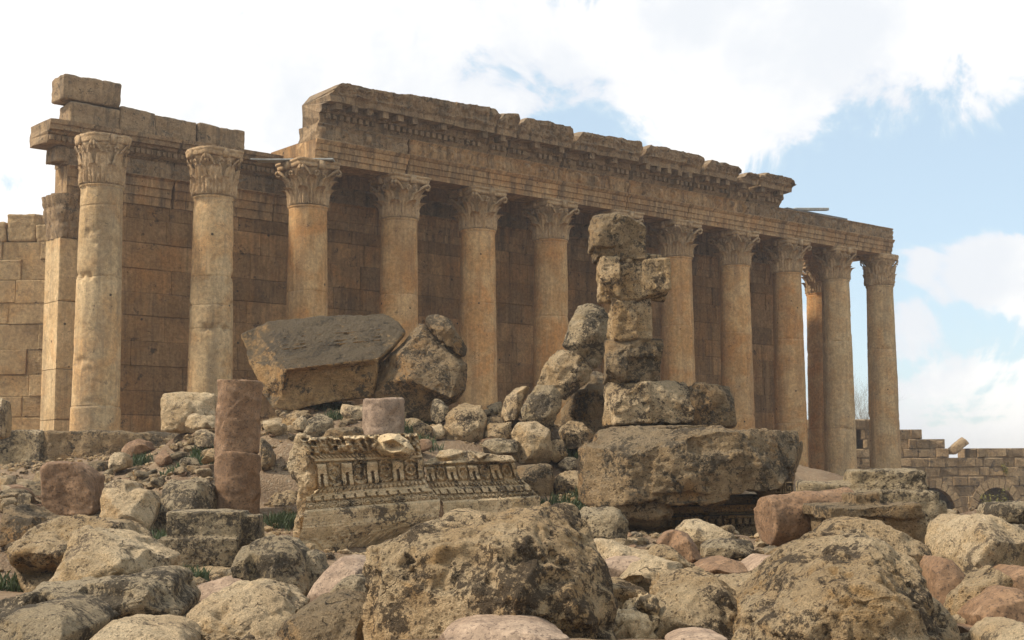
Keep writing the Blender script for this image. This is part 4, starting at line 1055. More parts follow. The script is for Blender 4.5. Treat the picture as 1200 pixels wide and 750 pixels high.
# leaning drums
rock('leaning_drum', 'top drum of the leaning broken column, dark and cylindrical', 'S', [(338,218),(365,140),(405,50),(422,42),(500,72),(542,130),(535,190),(500,260),(468,302),(400,262)], 33, [(420,130,.45),(470,170,.5),(400,215,.35)], 1.3, 'grey', .1, .034, 3, .8, ground=False, cat='column drum')
rock('leaning_drum', 'middle drum of the leaning broken column with an orange side', 'S', [(235,375),(262,310),(295,258),(335,238),(400,262),(462,305),(445,360),(400,400),(350,436),(315,400)], 32.8, [(310,310,.35),(380,330,.45),(350,380,.35)], 1.3, 'ochre', .1, .034, 2, .9, ground=False, cat='column drum')
rock('leaning_drum', 'lowest drum of the leaning broken column with a round dark end', 'S', [(170,485),(200,425),(240,378),(305,380),(340,420),(337,470),(295,540),(240,542),(175,522)], 32.2, [(270,430,.4),(220,470,.3),(270,500,.35)], 1.3, 'grey', .1, .032, 3, .8, cat='column drum')
rock('stone_slab', 'slab leaning against the lowest drum of the broken column', 'S', [(90,505),(105,435),(150,386),(212,382),(180,440),(160,522),(110,530)], 32.8, None, 1.0, 'cream', .2, .032, 2, .8)
rock('stone_block', 'upright weathered block beneath the leaning broken column', 'S', [(132,575),(160,526),(230,524),(290,560),(292,690),(165,695),(155,620)], 30.8, [(190,560,.3),(270,590,.3),(220,670,.3)], 1.1, 'cream', .1, .032, 2, .9)
rock('stone_block', 'tan block with a fresh face between the leaning column and the giant block', 'S', [(315,545),(370,521),(440,540),(466,580),(430,622),(362,637),(335,600)], 31.6, None, .9, 'ochre', .2, .032, 1, .6)
rock('stone_block', 'small tan cube under the fresh faced block', 'S', [(285,605),(340,592),(362,660),(312,692),(284,672)], 31, None, .7, 'ochre', .2, .032, 1, .6)
rock('stone_block', 'small rough stone at the foot of the tan cube', 'S', [(320,700),(350,665),(392,668),(400,705),(360,725)], 30.8, None, .6, 'cream', .3, .032, 2, .9)
rock('stone_block', 'dark fallen block in the hollow below the leaning column', 'S', [(330,480),(400,400),(440,345),(470,310),(530,318),(560,380),(545,500),(520,575),(460,585),(420,545),(330,560)], 34.5, None, 1.0, 'brown', .1, .036, 3, .8)
rock('stone_block', 'broad dim block right of the second carved cornice', 'B', [(918,140),(1000,130),(1040,138),(1048,240),(1010,275),(960,250),(920,200)], 29, None, 1.2, 'brown', .1, .03, 2, .8)
rock('stone_block', 'long squared block left of the giant overhanging block', 'B', [(1045,165),(1110,155),(1180,157),(1215,200),(1225,255),(1100,268),(1048,262)], 29.5, None, 1.2, 'ochre', .1, .03, 2, .8)
rock('stone_block', 'rough stone half hidden behind the right slope of the largest boulder', 'B', [(1130,310),(1160,285),(1220,290),(1240,340),(1200,400),(1150,390)], 22, None, .9, 'grey', .3, .026, 2, .9)
rock('stone_block', 'small stone at the right end of the second carved cornice', 'B', [(1000,275),(1030,262),(1045,290),(1030,320),(1000,310)], 26, None, .5, 'ochre', .3, .026, 2, .9)
# pillar of stacked stones: squared, notched masonry
def boxes_px(name, label, boxes, D, mat, cat, seed=0, voxel=.028, jit=.05, ridge=.06, fac=((.6, .07), (.22, .028)), amps=((1.2, .025), (4, .016), (14, .008)), ground=False, lean=0.0, parent=None, smooth=1, chop=3):
    """stone made of fused blocks given by their front faces: x0, x1, top, bottom, nearer by, thickness"""
    mb = MB(); rg_ = random.Random(seed)
    for x0, x1, yt, yb, near, th in boxes:
        V = []
        for dy, sc in ((-near, 1.0), (th - near, .97)):
            for x, y in ((x0, yb), (x1, yb), (x1, yt), (x0, yt)):
                p = P(x, y, D); k = (yb - y) / 100 * lean
                V.append((p.x + rg_.uniform(-jit, jit), p.y + dy + k + rg_.uniform(-jit, jit), p.z + rg_.uniform(-jit, jit) * .6))
        mb.add(V, [[0, 1, 2, 3], [7, 6, 5, 4], [0, 4, 5, 1], [1, 5, 6, 2], [2, 6, 7, 3], [3, 7, 4, 0]])
    me = rockify(np.concatenate(mb.v), mb.f, voxel, smooth, amps, seed, ridge, fac=fac, chop=chop)
    o = place_mesh(name, me, M[mat], parent)
    if parent is None: tag(o, label, cat)
    if ground: GROUND.append((o.location.x, o.location.y, o.location.z + .04))
    return o
for nm, lb, mt, bx_ in [
    ('pillar_stone', 'topmost weathered stone of the stacked pillar, leaning over a notch', 'brown', [(695, 729, 251, 288, .05, 1.2), (722, 757, 253, 303, .0, 1.1), (700, 740, 275, 301, -.05, 1.0)]),
    ('pillar_stone', 'second stone of the stacked pillar with a knob sticking out to one side', 'ochre', [(703, 727, 301, 349, .12, 1.2), (724, 757, 301, 350, -.02, 1.2), (752, 783, 304, 347, .08, .9), (752, 775, 299, 330, -.05, .8)]),
    ('pillar_stone', 'narrow middle stone of the stacked pillar', 'ochre', [(719, 766, 349, 397, 0, 1.1), (722, 745, 352, 397, .1, .9)]),
    ('pillar_stone', 'fourth stone of the stacked pillar, squared below the narrow one', 'brown', [(711, 735, 399, 447, .1, 1.3), (728, 776, 396, 447, .0, 1.3), (730, 770, 396, 418, .10, 1.0)]),
    ('pillar_base_stone', 'wide ochre stone at the foot of the stacked pillar', 'ochre', [(713, 811, 448, 497, .1, 1.5), (716, 760, 449, 496, .18, 1.2), (800, 813, 455, 494, .0, 1.2)]),
    ('pillar_base_stone', 'grey square stone next to the foot of the stacked pillar', 'brown', [(812, 863, 450, 498, -.1, 1.3), (815, 858, 451, 497, -.04, 1.0)])]:
    boxes_px(nm, lb, bx_, 30.9, mt, 'pillar stone', seed=len(lb) * 7)
rock('stone_slab', 'thin slab squeezed under the stacked pillar', 'Z', [(245,616),(440,614),(560,616),(560,640),(245,640)], 30.4, None, 1.6, 'brown', .05, .034, 2, .6, ground=False, cat='stone slab')
# giant overhanging cornice block: body, recessed carved underside, dentils
gb = boxes_px('giant_cornice_block', 'giant weathered cornice block with a deep overhang and carved underside, under the stacked pillar',
     [(700, 890, 504, 560, .70, 2.9), (687, 780, 522, 586, .78, 2.6), (690, 905, 514, 574, .76, 2.8), (760, 860, 530, 580, .84, 2.0), (716, 800, 506, 540, .80, 2.0), (694, 775, 570, 606, .62, 2.3), (722, 776, 590, 630, .35, 2.0), (850, 940, 508, 562, .72, 2.7), (900, 947, 520, 556, .6, 2.3), (770, 850, 560, 590, .82, 1.6), (896, 930, 540, 580, .5, 2.2)],
     26.6, 'brown', 'cornice block', 77, .03, .10, .08, ((1.1, .10), (.35, .035)), ((.8, .09), (3, .035), (9, .014)), smooth=4, chop=6)
def part_box(name, cr, quad, D, thick, mat, parent, voxel=.03, amps=1.0):
    pts = [P(*cpx(cr, q), D) for q in quad]; V = [tuple(p) for p in pts] + [(p.x, p.y + thick, p.z) for p in pts]
    me = rockify(V, [[0,1,2,3],[7,6,5,4],[0,4,5,1],[1,5,6,2],[2,6,7,3],[3,7,4,0]], voxel, 2, ((2, .015 * amps), (8, .008 * amps)), 3)
    return place_mesh(name, me, M[mat], parent)
part_box('lower_body', 'C', [(300,262),(770,240),(768,385),(350,388)], 27.25, 1.7, 'brown', gb)
part_box('moulding', 'C', [(345,318),(768,306),(768,318),(345,332)], 27.02, .3, 'orange', gb, .02, .4)
part_box('moulding', 'C', [(400,280),(770,268),(770,296),(400,308)], 27.12, .3, 'orange', gb, .02, .4)
mb = MB()
for k in range(17):
    x = 362 + k * 24; y = 338 - k * .8
    a, b_ = P(*cpx('C', (x, y)), 27.05), P(*cpx('C', (x + 15, y + 16)), 27.05)
    mb.box((a.x, a.y, b_.z), (b_.x, a.y + .3, a.z + .05), 0)
mb.build('dentil_row', M['brown'], gb)
# greek key band on the right end
mb = MB()
def keybar(x0, y0, x1, y1):
    a, b_ = P(*cpx('C', (x0, y0)), 25.96), P(*cpx('C', (x1, y1)), 25.96); mb.box((a.x, a.y, b_.z), (b_.x, a.y + .30, a.z), 0)
for k in range(3):
    x = 772 + k * 34
    for r_ in ((0,0,30,4),(0,4,4,34),(0,34,22,38),(18,14,22,34),(9,14,18,18),(9,18,13,27),(27,4,31,42)): keybar(x + r_[0], 194 + r_[1] + 0, x + r_[2], 194 + r_[3])
mb.build('meander_band', M['brown'], gb)
GROUND.append((*P(*cpx('C', (500,388)), 27.5)[:2], P(*cpx('C', (500,388)), 27.5)[2])); GROUND.append((*P(*cpx('C', (700,388)), 28)[:2], P(*cpx('C', (500,388)), 28)[2]))
for k, (pp, d_, mt, lb) in enumerate([([(285,395),(355,392),(362,418),(285,420)], 24, 'ochre', 'small rectangular stone under the near corner of the giant block'),
    ([(300,378),(320,372),(345,378),(345,393),(300,394)], 24.6, 'grey', 'round pebble like stone on top of the small rectangular stone'),
    ([(250,425),(380,422),(382,440),(260,448)], 22.5, 'grey', 'thin dark slab on the ground before the giant block'),
    ([(740,395),(775,365),(800,372),(800,400),(760,412)], 24, 'cream', 'pale stone in the gap right of the giant block'),
    ([(815,400),(840,362),(880,370),(905,402),(880,420),(830,418)], 22.5, 'grey', 'rough stone before the lying granite shaft')]):
    rock('stone', lb, 'C', pp, d_, None, .6, mt, .4, .028, 2, .8, cat='stone')
# lying granite shaft and the stepped blocks on the right
drum('granite_shaft', 'thick granite column shaft lying on its side before the right columns', (948, 606), 18.6, .33, 1.30, (1, .30, .06), 'redgranite', 12, 1.05, .18, True, 'column shaft')
solid_boxes('cornice_block', 'large stepped cornice block with a flat crusted top, below the last column', [((-.62,-.05,-.35),(.66,1.1,.52)), ((-1.18,.1,.40),(.55,1.1,.60)), ((-.5,.12,.55),(.52,1.0,.80)), ((.5,.1,-.3),(.80,1.0,.38))], P(1042, 620, 19.4), -.12, 'grey', .024, 41, (.03, .02), 'cornice block', True, 2, 1.6)
solid_boxes('cornice_block', 'dark edged slab lying in front of the stepped cornice block', [((-.55,0,-.4),(.62,1.0,.36)), ((-.64,-.06,.32),(.56,1.0,.47)), ((-.2,.2,.42),(.12,.7,.62))], P(1030, 637, 17.3), .10, 'brown', .022, 43, (.02, -.03), 'cornice block', True, 2, 1.6)
rock('stone', 'small pitted stone touching the dark edged slab', 'R', [(742,690),(755,655),(800,645),(826,672),(815,710),(760,730)], 18.5, None, .6, 'grey', .3, .024, 2, 1, cat='stone')
rock('stone', 'small pale stone next to the pitted one', 'R', [(798,725),(820,690),(850,680),(892,692),(890,760),(810,780)], 17.5, None, .6, 'grey', .3, .024, 2, 1, cat='stone')
rock('boulder', 'tall rounded sandy boulder near the right edge', 'D', [(780,460),(785,400),(800,342),(850,308),(900,310),(960,345),(1040,375),(1060,450),(1050,560),(900,580),(840,560),(800,510)], 15, [(850,350,.3),(900,400,.5),(1000,430,.35),(850,480,.4)], 1.3, 'cream', .5, .022, 4, .7, cat='boulder')
rock('stone_block', 'squared pale block at the right edge above the sandy boulder', 'D', [(924,300),(935,272),(1040,264),(1060,300),(1050,345),(930,338)], 20, [(950,285,.2),(1030,285,.2),(950,325,.2)], 1.0, 'grey', .3, .024, 2, .8)
rock('stone_block', 'lower block under the squared pale block at the right edge', 'D', [(930,348),(1050,345),(1060,400),(990,410),(940,380)], 19.4, None, 1.0, 'grey', .2, .024, 2, .8)
rock('granite_block', 'red granite wedge between the rounded ochre boulder and the sandy boulder', 'D', [(704,455),(735,458),(772,472),(832,550),(815,600),(782,672),(720,640),(704,560)], 13.9, None, 1.0, 'redgranite', .5, .02, 3, .3, cat='granite block')
rock('stone_block', 'yellowish rough rock in front of the sandy boulder', 'D', [(778,640),(782,605),(800,580),(880,540),(940,492),(972,502),(965,550),(900,600),(855,660),(830,705),(785,680)], 13.4, None, .9, 'ochre', .5, .02, 2, 1.1)
rock('granite_block', 'purple red granite block at the right edge, lower of two', 'D', [(838,695),(880,622),(960,570),(1000,568),(1050,595),(1060,720),(860,725)], 12.8, None, .9, 'redgranite', .5, .02, 3, .3, cat='granite block')
rock('granite_block', 'dull red granite block behind the purple red one', 'D', [(945,570),(975,530),(1050,490),(1060,600),(1000,610)], 13.8, None, .9, 'redgranite', .5, .02, 3, .3, cat='granite block')
rock('granite_block', 'flat red granite slab in the gap beside the pitted boulder', 'D', [(785,700),(850,712),(945,720),(935,745),(800,745)], 12.6, None, .8, 'redgranite', .8, .02, 4, .3, cat='granite block')
rock('rock', 'pale ochre rock in the bottom right corner', 'D', [(930,760),(960,716),(1010,700),(1060,695),(1060,810),(935,810)], 11.4, None, .8, 'cream', .6, .02, 3, .8, cat='rock')
# ------------------------------------------------------------------ carved cornice pieces
def carved(name, label, rows, D0, D1, thick, seed, mat='relief', parent=None):
    """rows: (yL, yR, xL, xR, out, pattern) from the top down, in crop I; pattern applies to the strip below the row"""
    ns = 260; G = []; rg = random.Random(seed)
    S = np.linspace(0, 1, ns)
    width = 2.3
    lines = []
    for a, b in zip(rows[:-1], rows[1:]):
        hpx = abs(b[0] - a[0]) / 3.871; n = max(1, int(hpx * .016 / .010)) if abs(b[0] - a[0]) > 3 else 1
        for k in range(n): lines.append((a, b, k / n))
    lines.append((rows[-1], rows[-1], 0))
    for a, b, f in lines:
        yL, yR = a[0] + (b[0] - a[0]) * f, a[1] + (b[1] - a[1]) * f
        xL, xR = a[2] + (b[2] - a[2]) * f, a[3] + (b[3] - a[3]) * f
        o = a[4] + (b[4] - a[4]) * f
        hm = abs(b[0] - a[0]) / 3.871 * .0152
        x = S * width; y = f * hm; pat = a[5]
        r = np.zeros(ns)
        q = np.stack([x, np.full(ns, y), np.full(ns, seed * 1.0)], -1)
        if pat == 'leaf':
            per = .36; c = (x % per) - per / 2; yy = hm - y
            th = np.arctan2(c, yy * .8 + .02); rad = np.hypot(c, yy)
            r = .014 * np.cos(th * 7) * sm(.02, .08, rad) + .012 * np.sin(rad * 50) + .085 * fbm(q, 10, 2, seed, .6, True)
            r = r * sm(0, .12, f) * sm(0, .1, 1 - f) * 1.2
        elif pat == 'bracket':
            per = .56; c = ((x + .2) % per) - per / 2
            body = (np.abs(c) < .125) & (f > .08)
            leg = (np.abs(np.abs(c) - .075) < .045) & (f > .3)
            top_ = (np.abs(c) < .12) & (f > .08) & (f < .45)
            r = np.where(leg | top_, .13 + .02 * np.sin(f * 9), 0)
            ros = np.abs(c) > .14
            r = r + np.where(ros, .045 * fbm(q, 12, 2, seed + 5, .6, True) + .03 * np.cos(np.hypot((np.abs(c) - per / 2), y - hm * .5) * 60), -.03)
        elif pat == 'bead':
            per = .085; c = (x % per) / per - .5; r = .032 * np.sqrt(np.clip(1 - (c * 2.3) ** 2 - ((f - .5) * 2) ** 2, 0, 1)) - .012
        elif pat == 'tongue':
            per = .20; c = (x % per) / per - .5; r = np.where(np.abs(c) < .10, -.03, .012) * (1 if .1 < f < .9 else 0)
        elif pat == 'egg':
            per = .20; c = ((x % per) / per - .5) * 2; rr = np.hypot(c * .95, (f - .5) * 2.0)
            r = .035 * np.exp(-((rr - .62) / .16) ** 2) + .045 * np.sqrt(np.clip(1 - (rr / .42) ** 2, 0, 1)) - .025 + .03 * np.exp(-((np.abs(c) - 1) / .12) ** 2)
        elif pat == 'plain':
            r = .008 * fbm(q, 5, 3, seed) 
        elif pat == 'broken':
            r = .06 * fbm(q, 3.5, 4, seed, .6)
        r = r + .010 * fbm(q + 3, 6, 3, seed + 8)
        wear = sm(.1, .5, fbm(q * np.array([1, 1, 1]) + 9, 1.6, 3, seed + 3)); r = r * (1 - .45 * wear) * (2.1 if pat == 'leaf' else 1.5 if pat == 'bracket' else 2.6)
        row = []
        jl, jr = rg.uniform(-3, 3), rg.uniform(-3, 3)
        for s_, rv in zip(S, r):
            p = P(*cpx('I', (xL + jl + (xR + jr - xL - jl) * s_, yL + (yR - yL) * s_)), D0 + (D1 - D0) * s_ - o - float(rv))
            row.append((p.x, p.y, p.z))
        G.append(row)
    G = np.array(G).transpose(1, 0, 2)         # (ns, nt, 3)
    ns, nt = G.shape[:2]
    mb = MB(); mb.grid(G, 0, flip=True)
    per = [(i, 0) for i in range(ns)] + [(ns - 1, k) for k in range(1, nt)] + [(i, nt - 1) for i in range(ns - 2, -1, -1)] + [(0, k) for k in range(nt - 2, 0, -1)]
    fr_ = [G[i, k] for i, k in per]; c = np.mean(fr_, 0)
    bk = [c + (p - c) * .94 + np.array([0, thick, 0]) for p in fr_]
    n = len(per); V = fr_ + bk + [c + np.array([0, thick, 0])]
    Fs = [[i, (i + 1) % n, n + (i + 1) % n, n + i] for i in range(n)] + [[n + i, n + (i + 1) % n, 2 * n] for i in range(n)]
    mb.add(V, Fs)
    o = mb.build(name, M[mat], parent, smooth=False); fix_normals(o)
    me = o.data; me.polygons.foreach_set('use_smooth', [True] * len(me.polygons))
    if label: tag(o, label, 'carved cornice')
    GROUND.append((o.location.x, o.location.y, o.location.z + .05))
    return o
ca = carved('carved_cornice', 'carved cornice block with a lion head spout, the larger of the two richly carved pieces',
    [(50, 28, 88, 612, .30, 'leaf'), (128, 112, 120, 628, .12, 'bead'), (148, 130, 150, 634, .10, 'plain'), (158, 138, 152, 636, .12, 'plain'), (162, 143, 160, 637, -.02, 'bracket'),
     (278, 236, 172, 642, -.02, 'plain'), (284, 240, 160, 650, .04, 'bead'), (306, 262, 140, 664, .08, 'plain'), (318, 272, 112, 668, .14, 'tongue'), (344, 298, 110, 690, .16, 'egg'),
     (380, 330, 106, 716, .24, 'plain'), (388, 338, 104, 720, .28, 'plain'), (470, 410, 90, 712, .28, 'plain'), (520, 440, 70, 680, .26, 'broken'), (592, 562, 150, 470, .12, 'broken')], 24.6, 26.0, 1.5, 11)
cb = carved('carved_cornice', 'smaller carved cornice block with a broken top, right of the lion head piece',
    [(165, 132, 648, 1040, .05, 'broken'), (172, 150, 650, 1052, .12, 'plain'), (180, 160, 652, 1056, .0, 'bracket'), (250, 236, 664, 1082, .0, 'plain'), (256, 242, 668, 1092, .05, 'bead'),
     (276, 262, 680, 1118, .08, 'plain'), (284, 268, 690, 1124, .13, 'tongue'), (308, 290, 706, 1140, .15, 'egg'), (338, 312, 728, 1164, .22, 'plain'), (348, 318, 732, 1172, .26, 'plain'), (470, 430, 742, 1178, .26, 'plain'), (520, 470, 750, 1170, .2, 'broken')], 26.7, 27.6, 1.4, 23)
rock('broken_end', '', 'I', [(36,200),(32,120),(60,75),(92,48),(140,60),(175,165),(185,285),(120,320),(112,390),(90,480),(110,560),(60,510),(50,440),(66,380),(72,300)], 24.75, [(110,120,.15),(120,250,.2),(80,420,.2)], 1.3, 'cream', .1, .022, 2, 1.1, parent=ca, ground=False, ridge_amt=.05, chop=0)
rock('lion_head_spout', '', 'I', [(418,70),(440,40),(480,30),(530,34),(575,60),(606,108),(590,130),(540,134),(500,136),(450,122),(424,100)], 25.22, [(455,70,.18),(505,55,.28),(560,90,.2),(505,88,-.06),(470,105,.2),(540,112,.22),(498,118,.2)], .5, 'relief', .1, .014, 1, .7, parent=ca, ground=False, chop=0, fc=.3)
rock('broken_top', '', 'I', [(648,178),(665,155),(700,140),(722,112),(770,104),(850,112),(940,122),(1045,138),(1056,156),(900,160),(760,166)], 27.0, [(760,135,.2),(900,142,.2)], 1.2, 'cream', .4, .018, 2, 1, parent=cb, ground=False, chop=0, fc=.5)

# ------------------------------------------------------------------ ground
for cr, x, y, D in [('E',1000,215,35.5),('E',850,330,32.5),('E',1150,330,32),('E',1150,390,30.5),('E',1000,390,29.5),('E',760,390,30),('H',60,420,33),('H',60,520,29.5),('H',250,560,28),('H',600,420,30),('H',620,520,28.5),('H',660,590,27.5),('H',560,330,32),
                    ('M',560,520,35),('M',450,540,34.2),('M',700,600,33),('M',250,640,29.5),('A',940,290,27),('A',980,340,26),('M',960,560,35),('X',610,480,35),('X',640,560,30.5),('X',680,520,32.5),('X',730,510,34),
                    ('A',520,412,23.5),('A',600,395,24),('A',1010,370,24.5),('A',950,400,23),('A',30,400,24.5),('A',10,560,18.5),('A',600,520,19.5),('A',780,560,18),('A',1150,470,20),('B',50,455,24),('B',250,478,24.3),('B',450,474,24.3),('B',650,468,24.6),('B',900,430,25),('B',180,500,22),('B',420,510,21),('B',660,510,21),('B',60,380,25.3),
                    ('X',1112,628,30),('X',1160,640,27),('X',1240,640,27),('X',1000,600,30),('X',900,610,29),('X',870,625,24),('C',500,400,26),('C',160,430,22),('C',700,405,25.5),('C',900,420,22),('X',1060,640,27)]:
    GROUND.append(tuple(P(*cpx(cr, (x, y)), D)))
for X in range(-16, 17, 4):
    for Y in (7, 10): GROUND.append((X, Y, -.05))
for X in (-22, -19): 
    for Y, z in ((12, .1), (18, .2), (24, .4), (30, .9), (36, 1.3)): GROUND.append((X, Y, z))
for X in (17, 21):
    for Y, z in ((12, .1), (18, .1), (24, .1), (30, .1)): GROUND.append((X, Y, z))
GP = np.array(GROUND)
ZLOW = ZB - 4 + CZ
EDX = [-60, -16, -7, 0, 4, 7.5, 10, 16, 60]; EDY = [39.2, 39.2, 39.0, 38.2, 37.2, 35.5, 32.5, 31.5, 31.5]
def ground_z(X, Y):
    X = np.asarray(X, float); Y = np.asarray(Y, float); shp = X.shape; x = X.ravel(); y = Y.ravel(); out = np.empty(len(x))
    for i in range(0, len(x), 20000):
        d2 = (x[i:i+20000, None] - GP[None, :, 0]) ** 2 + (y[i:i+20000, None] - GP[None, :, 1]) ** 2
        w_ = 1 / (d2 + .12) ** 1.8
        out[i:i+20000] = (w_ * GP[None, :, 2]).sum(1) / w_.sum(1)
    far = np.clip((np.maximum(np.abs(x) - 22, 0) + np.maximum(4 - y, 0)) / 6, 0, 1)
    out = out * (1 - far) + far * (.1 + .03 * np.clip(y, 0, 36))
    e = y - np.interp(x, EDX, EDY)
    q = np.stack([x, y, x * 0], -1)
    out = out + (.07 * fbm(q, .9, 4, 3) + .03 * fbm(q, 3.1, 3, 13)) * (1 - sm(60, 200, np.abs(y)))
    k = sm(0, 2.2, e + .5 * vnoise(q * .7, 4))
    out = out * (1 - k) + k * (ZLOW + .1 * fbm(q, .1, 2, 9))
    return out.reshape(shp)
def axis_(lo, hi, st, far, gr=1.35):
    a = list(np.arange(lo, hi, st)); s_ = st; x = lo
    L = []
    while x > -far: s_ *= gr; x -= s_; L.append(x)
    s_ = st; x = a[-1]; Rr = []
    while x < far: s_ *= gr; x += s_; Rr.append(x)
    return np.array(L[::-1] + a + Rr)
ax_, ay_ = axis_(-20, 19, .15, 900), axis_(9, 42, .15, 900)
GX, GY = np.meshgrid(ax_, ay_, indexing='ij'); GZ = ground_z(GX, GY)
mb = MB(); mb.grid(np.stack([GX, GY, GZ], -1), 0, flip=False)
def soil_mat():
    m, nt = nmat('earth'); n = N(nt); tc = n.new('ShaderNodeTexCoord'); v = tc.outputs['Object']
    col = n.mix(n.ramp(n.noise(v, .7, 6, .6), .35, .65), (.17, .11, .065), (.27, .185, .11))
    col = n.mix(n.ramp(n.noise(v, 9, 6, .7), .52, .66, 0, .7), col, (.36, .29, .20))
    col = n.mix(n.ramp(n.noise(v, 2.3, 5, .7), .55, .7, 0, .6), col, (.12, .085, .055))
    col = n.mix(n.ramp(n.voro(v, 26), .05, .22, .55, 0), col, (.42, .35, .25))
    h = n.math('ADD', n.noise(v, 14, 6, .75), n.math('MULTIPLY', n.voro(v, 26), -.6))
    bp = n.new('ShaderNodeBump'); bp.inputs['Strength'].default_value = .7; bp.inputs['Distance'].default_value = .12; n.l(h, bp.inputs['Height'])
    bs = n.new('ShaderNodeBsdfPrincipled'); bs.inputs['Roughness'].default_value = .95; bs.inputs['Specular IOR Level'].default_value = .15
    n.l(col, bs.inputs['Base Color']); n.l(bp.outputs[0], bs.inputs['Normal']); out = n.new('ShaderNodeOutputMaterial'); n.l(bs.outputs[0], out.inputs[0]); return m
M['earth'] = soil_mat()
g = mb.build('ground', M['earth'], smooth=True, origin=(0, 0, 0)); fix_normals(g); tag(g, kind='structure')

def hit(px, py, lo=9, hi=39):
    """where the line of sight through (px,py) meets the ground"""
    Ds = np.arange(lo, hi, .1); pts = [P(px, py, float(d)) for d in Ds]
    z = ground_z(np.array([p.x for p in pts]), np.array([p.y for p in pts]))
    for p, zz in zip(pts, z):
        if p.z < zz: return Vector((p.x, p.y, float(zz)))
    return None

# ------------------------------------------------------------------ small stones and rubble
def pebble(seed, sub=2):
    bm = bmesh.new(); bmesh.ops.create_icosphere(bm, subdivisions=sub, radius=1)
    co = np.array([v.co[:] for v in bm.verts]); rg = np.random.default_rng(seed)
    for k in range(9):                       # flat broken faces
        d = rg.normal(size=3); d /= np.linalg.norm(d); lim = rg.uniform(.45, .8); h = co @ d; co -= np.clip(h - lim, 0, None)[:, None] * d
    co += co * (.10 * fbm(co, 1.8, 3, seed))[:, None]; co *= np.array([1.25, .9, .75])
    f = [[v.index for v in fc.verts] for fc in bm.faces]; bm.free(); return co, f
PB = [pebble(k, 3) for k in range(8)]
PBL = [pebble(k + 30, 1) for k in range(8)]
rg = random.Random(11)
REG = [('E', 0, 460, 245, 620, 26, (.2, .4)), ('H', 540, 140, 760, 330, 10, (.2, .4)), ('M', 560, 540, 1000, 700, 12, (.2, .38)), ('C', 150, 400, 500, 480, 8, (.15, .3)), ('A', 500, 480, 900, 560, 8, (.14, .28)), ('H', 20, 380, 300, 560, 12, (.12, .3)), ('E', 0, 450, 245, 620, 40, (.10, .24)), ('E', 740, 395, 960, 480, 26, (.10, .2)), ('H', 540, 130, 760, 340, 34, (.10, .26)), ('M', 180, 540, 530, 650, 30, (.10, .24)), ('M', 560, 560, 800, 690, 14, (.1, .2)),
       ('M', 930, 520, 1100, 700, 14, (.12, .26)), ('H', 180, 380, 300, 480, 10, (.08, .2)), ('C', 150, 380, 500, 470, 16, (.08, .2)), ('C', 740, 380, 960, 480, 20, (.08, .22)), ('A', 560, 490, 860, 560, 14, (.06, .14)), ('X', 1040, 600, 1130, 660, 18, (.1, .25)),
       ('S', 60, 540, 200, 700, 12, (.12, .25)), ('X', 820, 615, 900, 650, 12, (.1, .22)), ('E', 520, 380, 640, 440, 8, (.08, .16))]
protos = {}
for ri, (cr, x0, y0, x1, y1, cnt, (s0, s1)) in enumerate(REG):
    for k in range(cnt):
        x, y = cpx(cr, (rg.uniform(x0, x1), rg.uniform(y0, y1))); h_ = hit(x, y, 15)
        if h_ is None: continue
        mt = rg.choice(['cream', 'ochre', 'ochre', 'grey', 'cream', 'ochre', 'redgranite']); ki = rg.randrange(8)
        if (ki, mt) not in protos:
            o = mesh_obj('loose_stone', PB[ki][0], PB[ki][1], M[mt], smooth=False); protos[(ki, mt)] = o
        else:
            o = protos[(ki, mt)].copy(); COL.objects.link(o)
        s_ = rg.uniform(s0, s1) * rg.uniform(.7, 1.2); o.scale = (s_, s_ * rg.uniform(.7, 1.2), s_ * rg.uniform(.6, 1.1)); o.rotation_euler = (rg.uniform(-.4, .4), rg.uniform(-.4, .4), rg.uniform(0, 6.28)); o.location = h_ + Vector((0, 0, s_ * .25))
        tag(o, 'small loose stone lying on the earth between the big fallen blocks', 'stone', 'small loose stones between the fallen blocks')
mb = MB()
N_R = 17000
xs = np.array([rg.uniform(-17, 16) for _ in range(N_R)]); ys = np.array([rg.uniform(12, 38) for _ in range(N_R)])
ok = fbm(np.stack([xs, ys, xs * 0], -1), .5, 3, 8) > -.2
zs_ = ground_z(xs, ys)
for x, y, z, q in zip(xs, ys, zs_, ok):
    if not q: continue
    co_, f_ = PBL[rg.randrange(8)]; s_ = rg.uniform(.02, .12) * rg.uniform(.5, 1.2); a = rg.uniform(0, 6.28); c_, d_ = math.cos(a), math.sin(a)
    p = co_ * s_; mb.add(np.stack([p[:, 0] * c_ - p[:, 1] * d_ + x, p[:, 0] * d_ + p[:, 1] * c_ + y, p[:, 2] + z + s_ * .2], -1), f_, 0)
tag(mb.build('rubble', M['ochre'], origin=(0, 0, 0)), kind='stuff', label='stone chips strewn over the earth', cat='rubble')

# ------------------------------------------------------------------ grass
def leaf_mat(name, a, b):
    m, nt = nmat(name); n = N(nt); tc = n.new('ShaderNodeTexCoord')
    col = n.mix(n.noise(tc.outputs['Object'], 8, 4, .6), a, b)
    bs = n.new('ShaderNodeBsdfPrincipled'); bs.inputs['Roughness'].default_value = .7; n.l(col, bs.inputs['Base Color'])
    tr = n.new('ShaderNodeBsdfTranslucent'); n.l(col, tr.inputs['Color']); mx = n.new('ShaderNodeMixShader'); mx.inputs[0].default_value = .25
    n.l(bs.outputs[0], mx.inputs[1]); n.l(tr.outputs[0], mx.inputs[2]); out = n.new('ShaderNodeOutputMaterial'); n.l(mx.outputs[0], out.inputs[0]); return m
M['grass'] = leaf_mat('grass', (.035, .055, .018), (.075, .10, .035)); M['shrub'] = leaf_mat('yellow_green_leaf', (.16, .16, .03), (.30, .24, .04))
mb = MB()
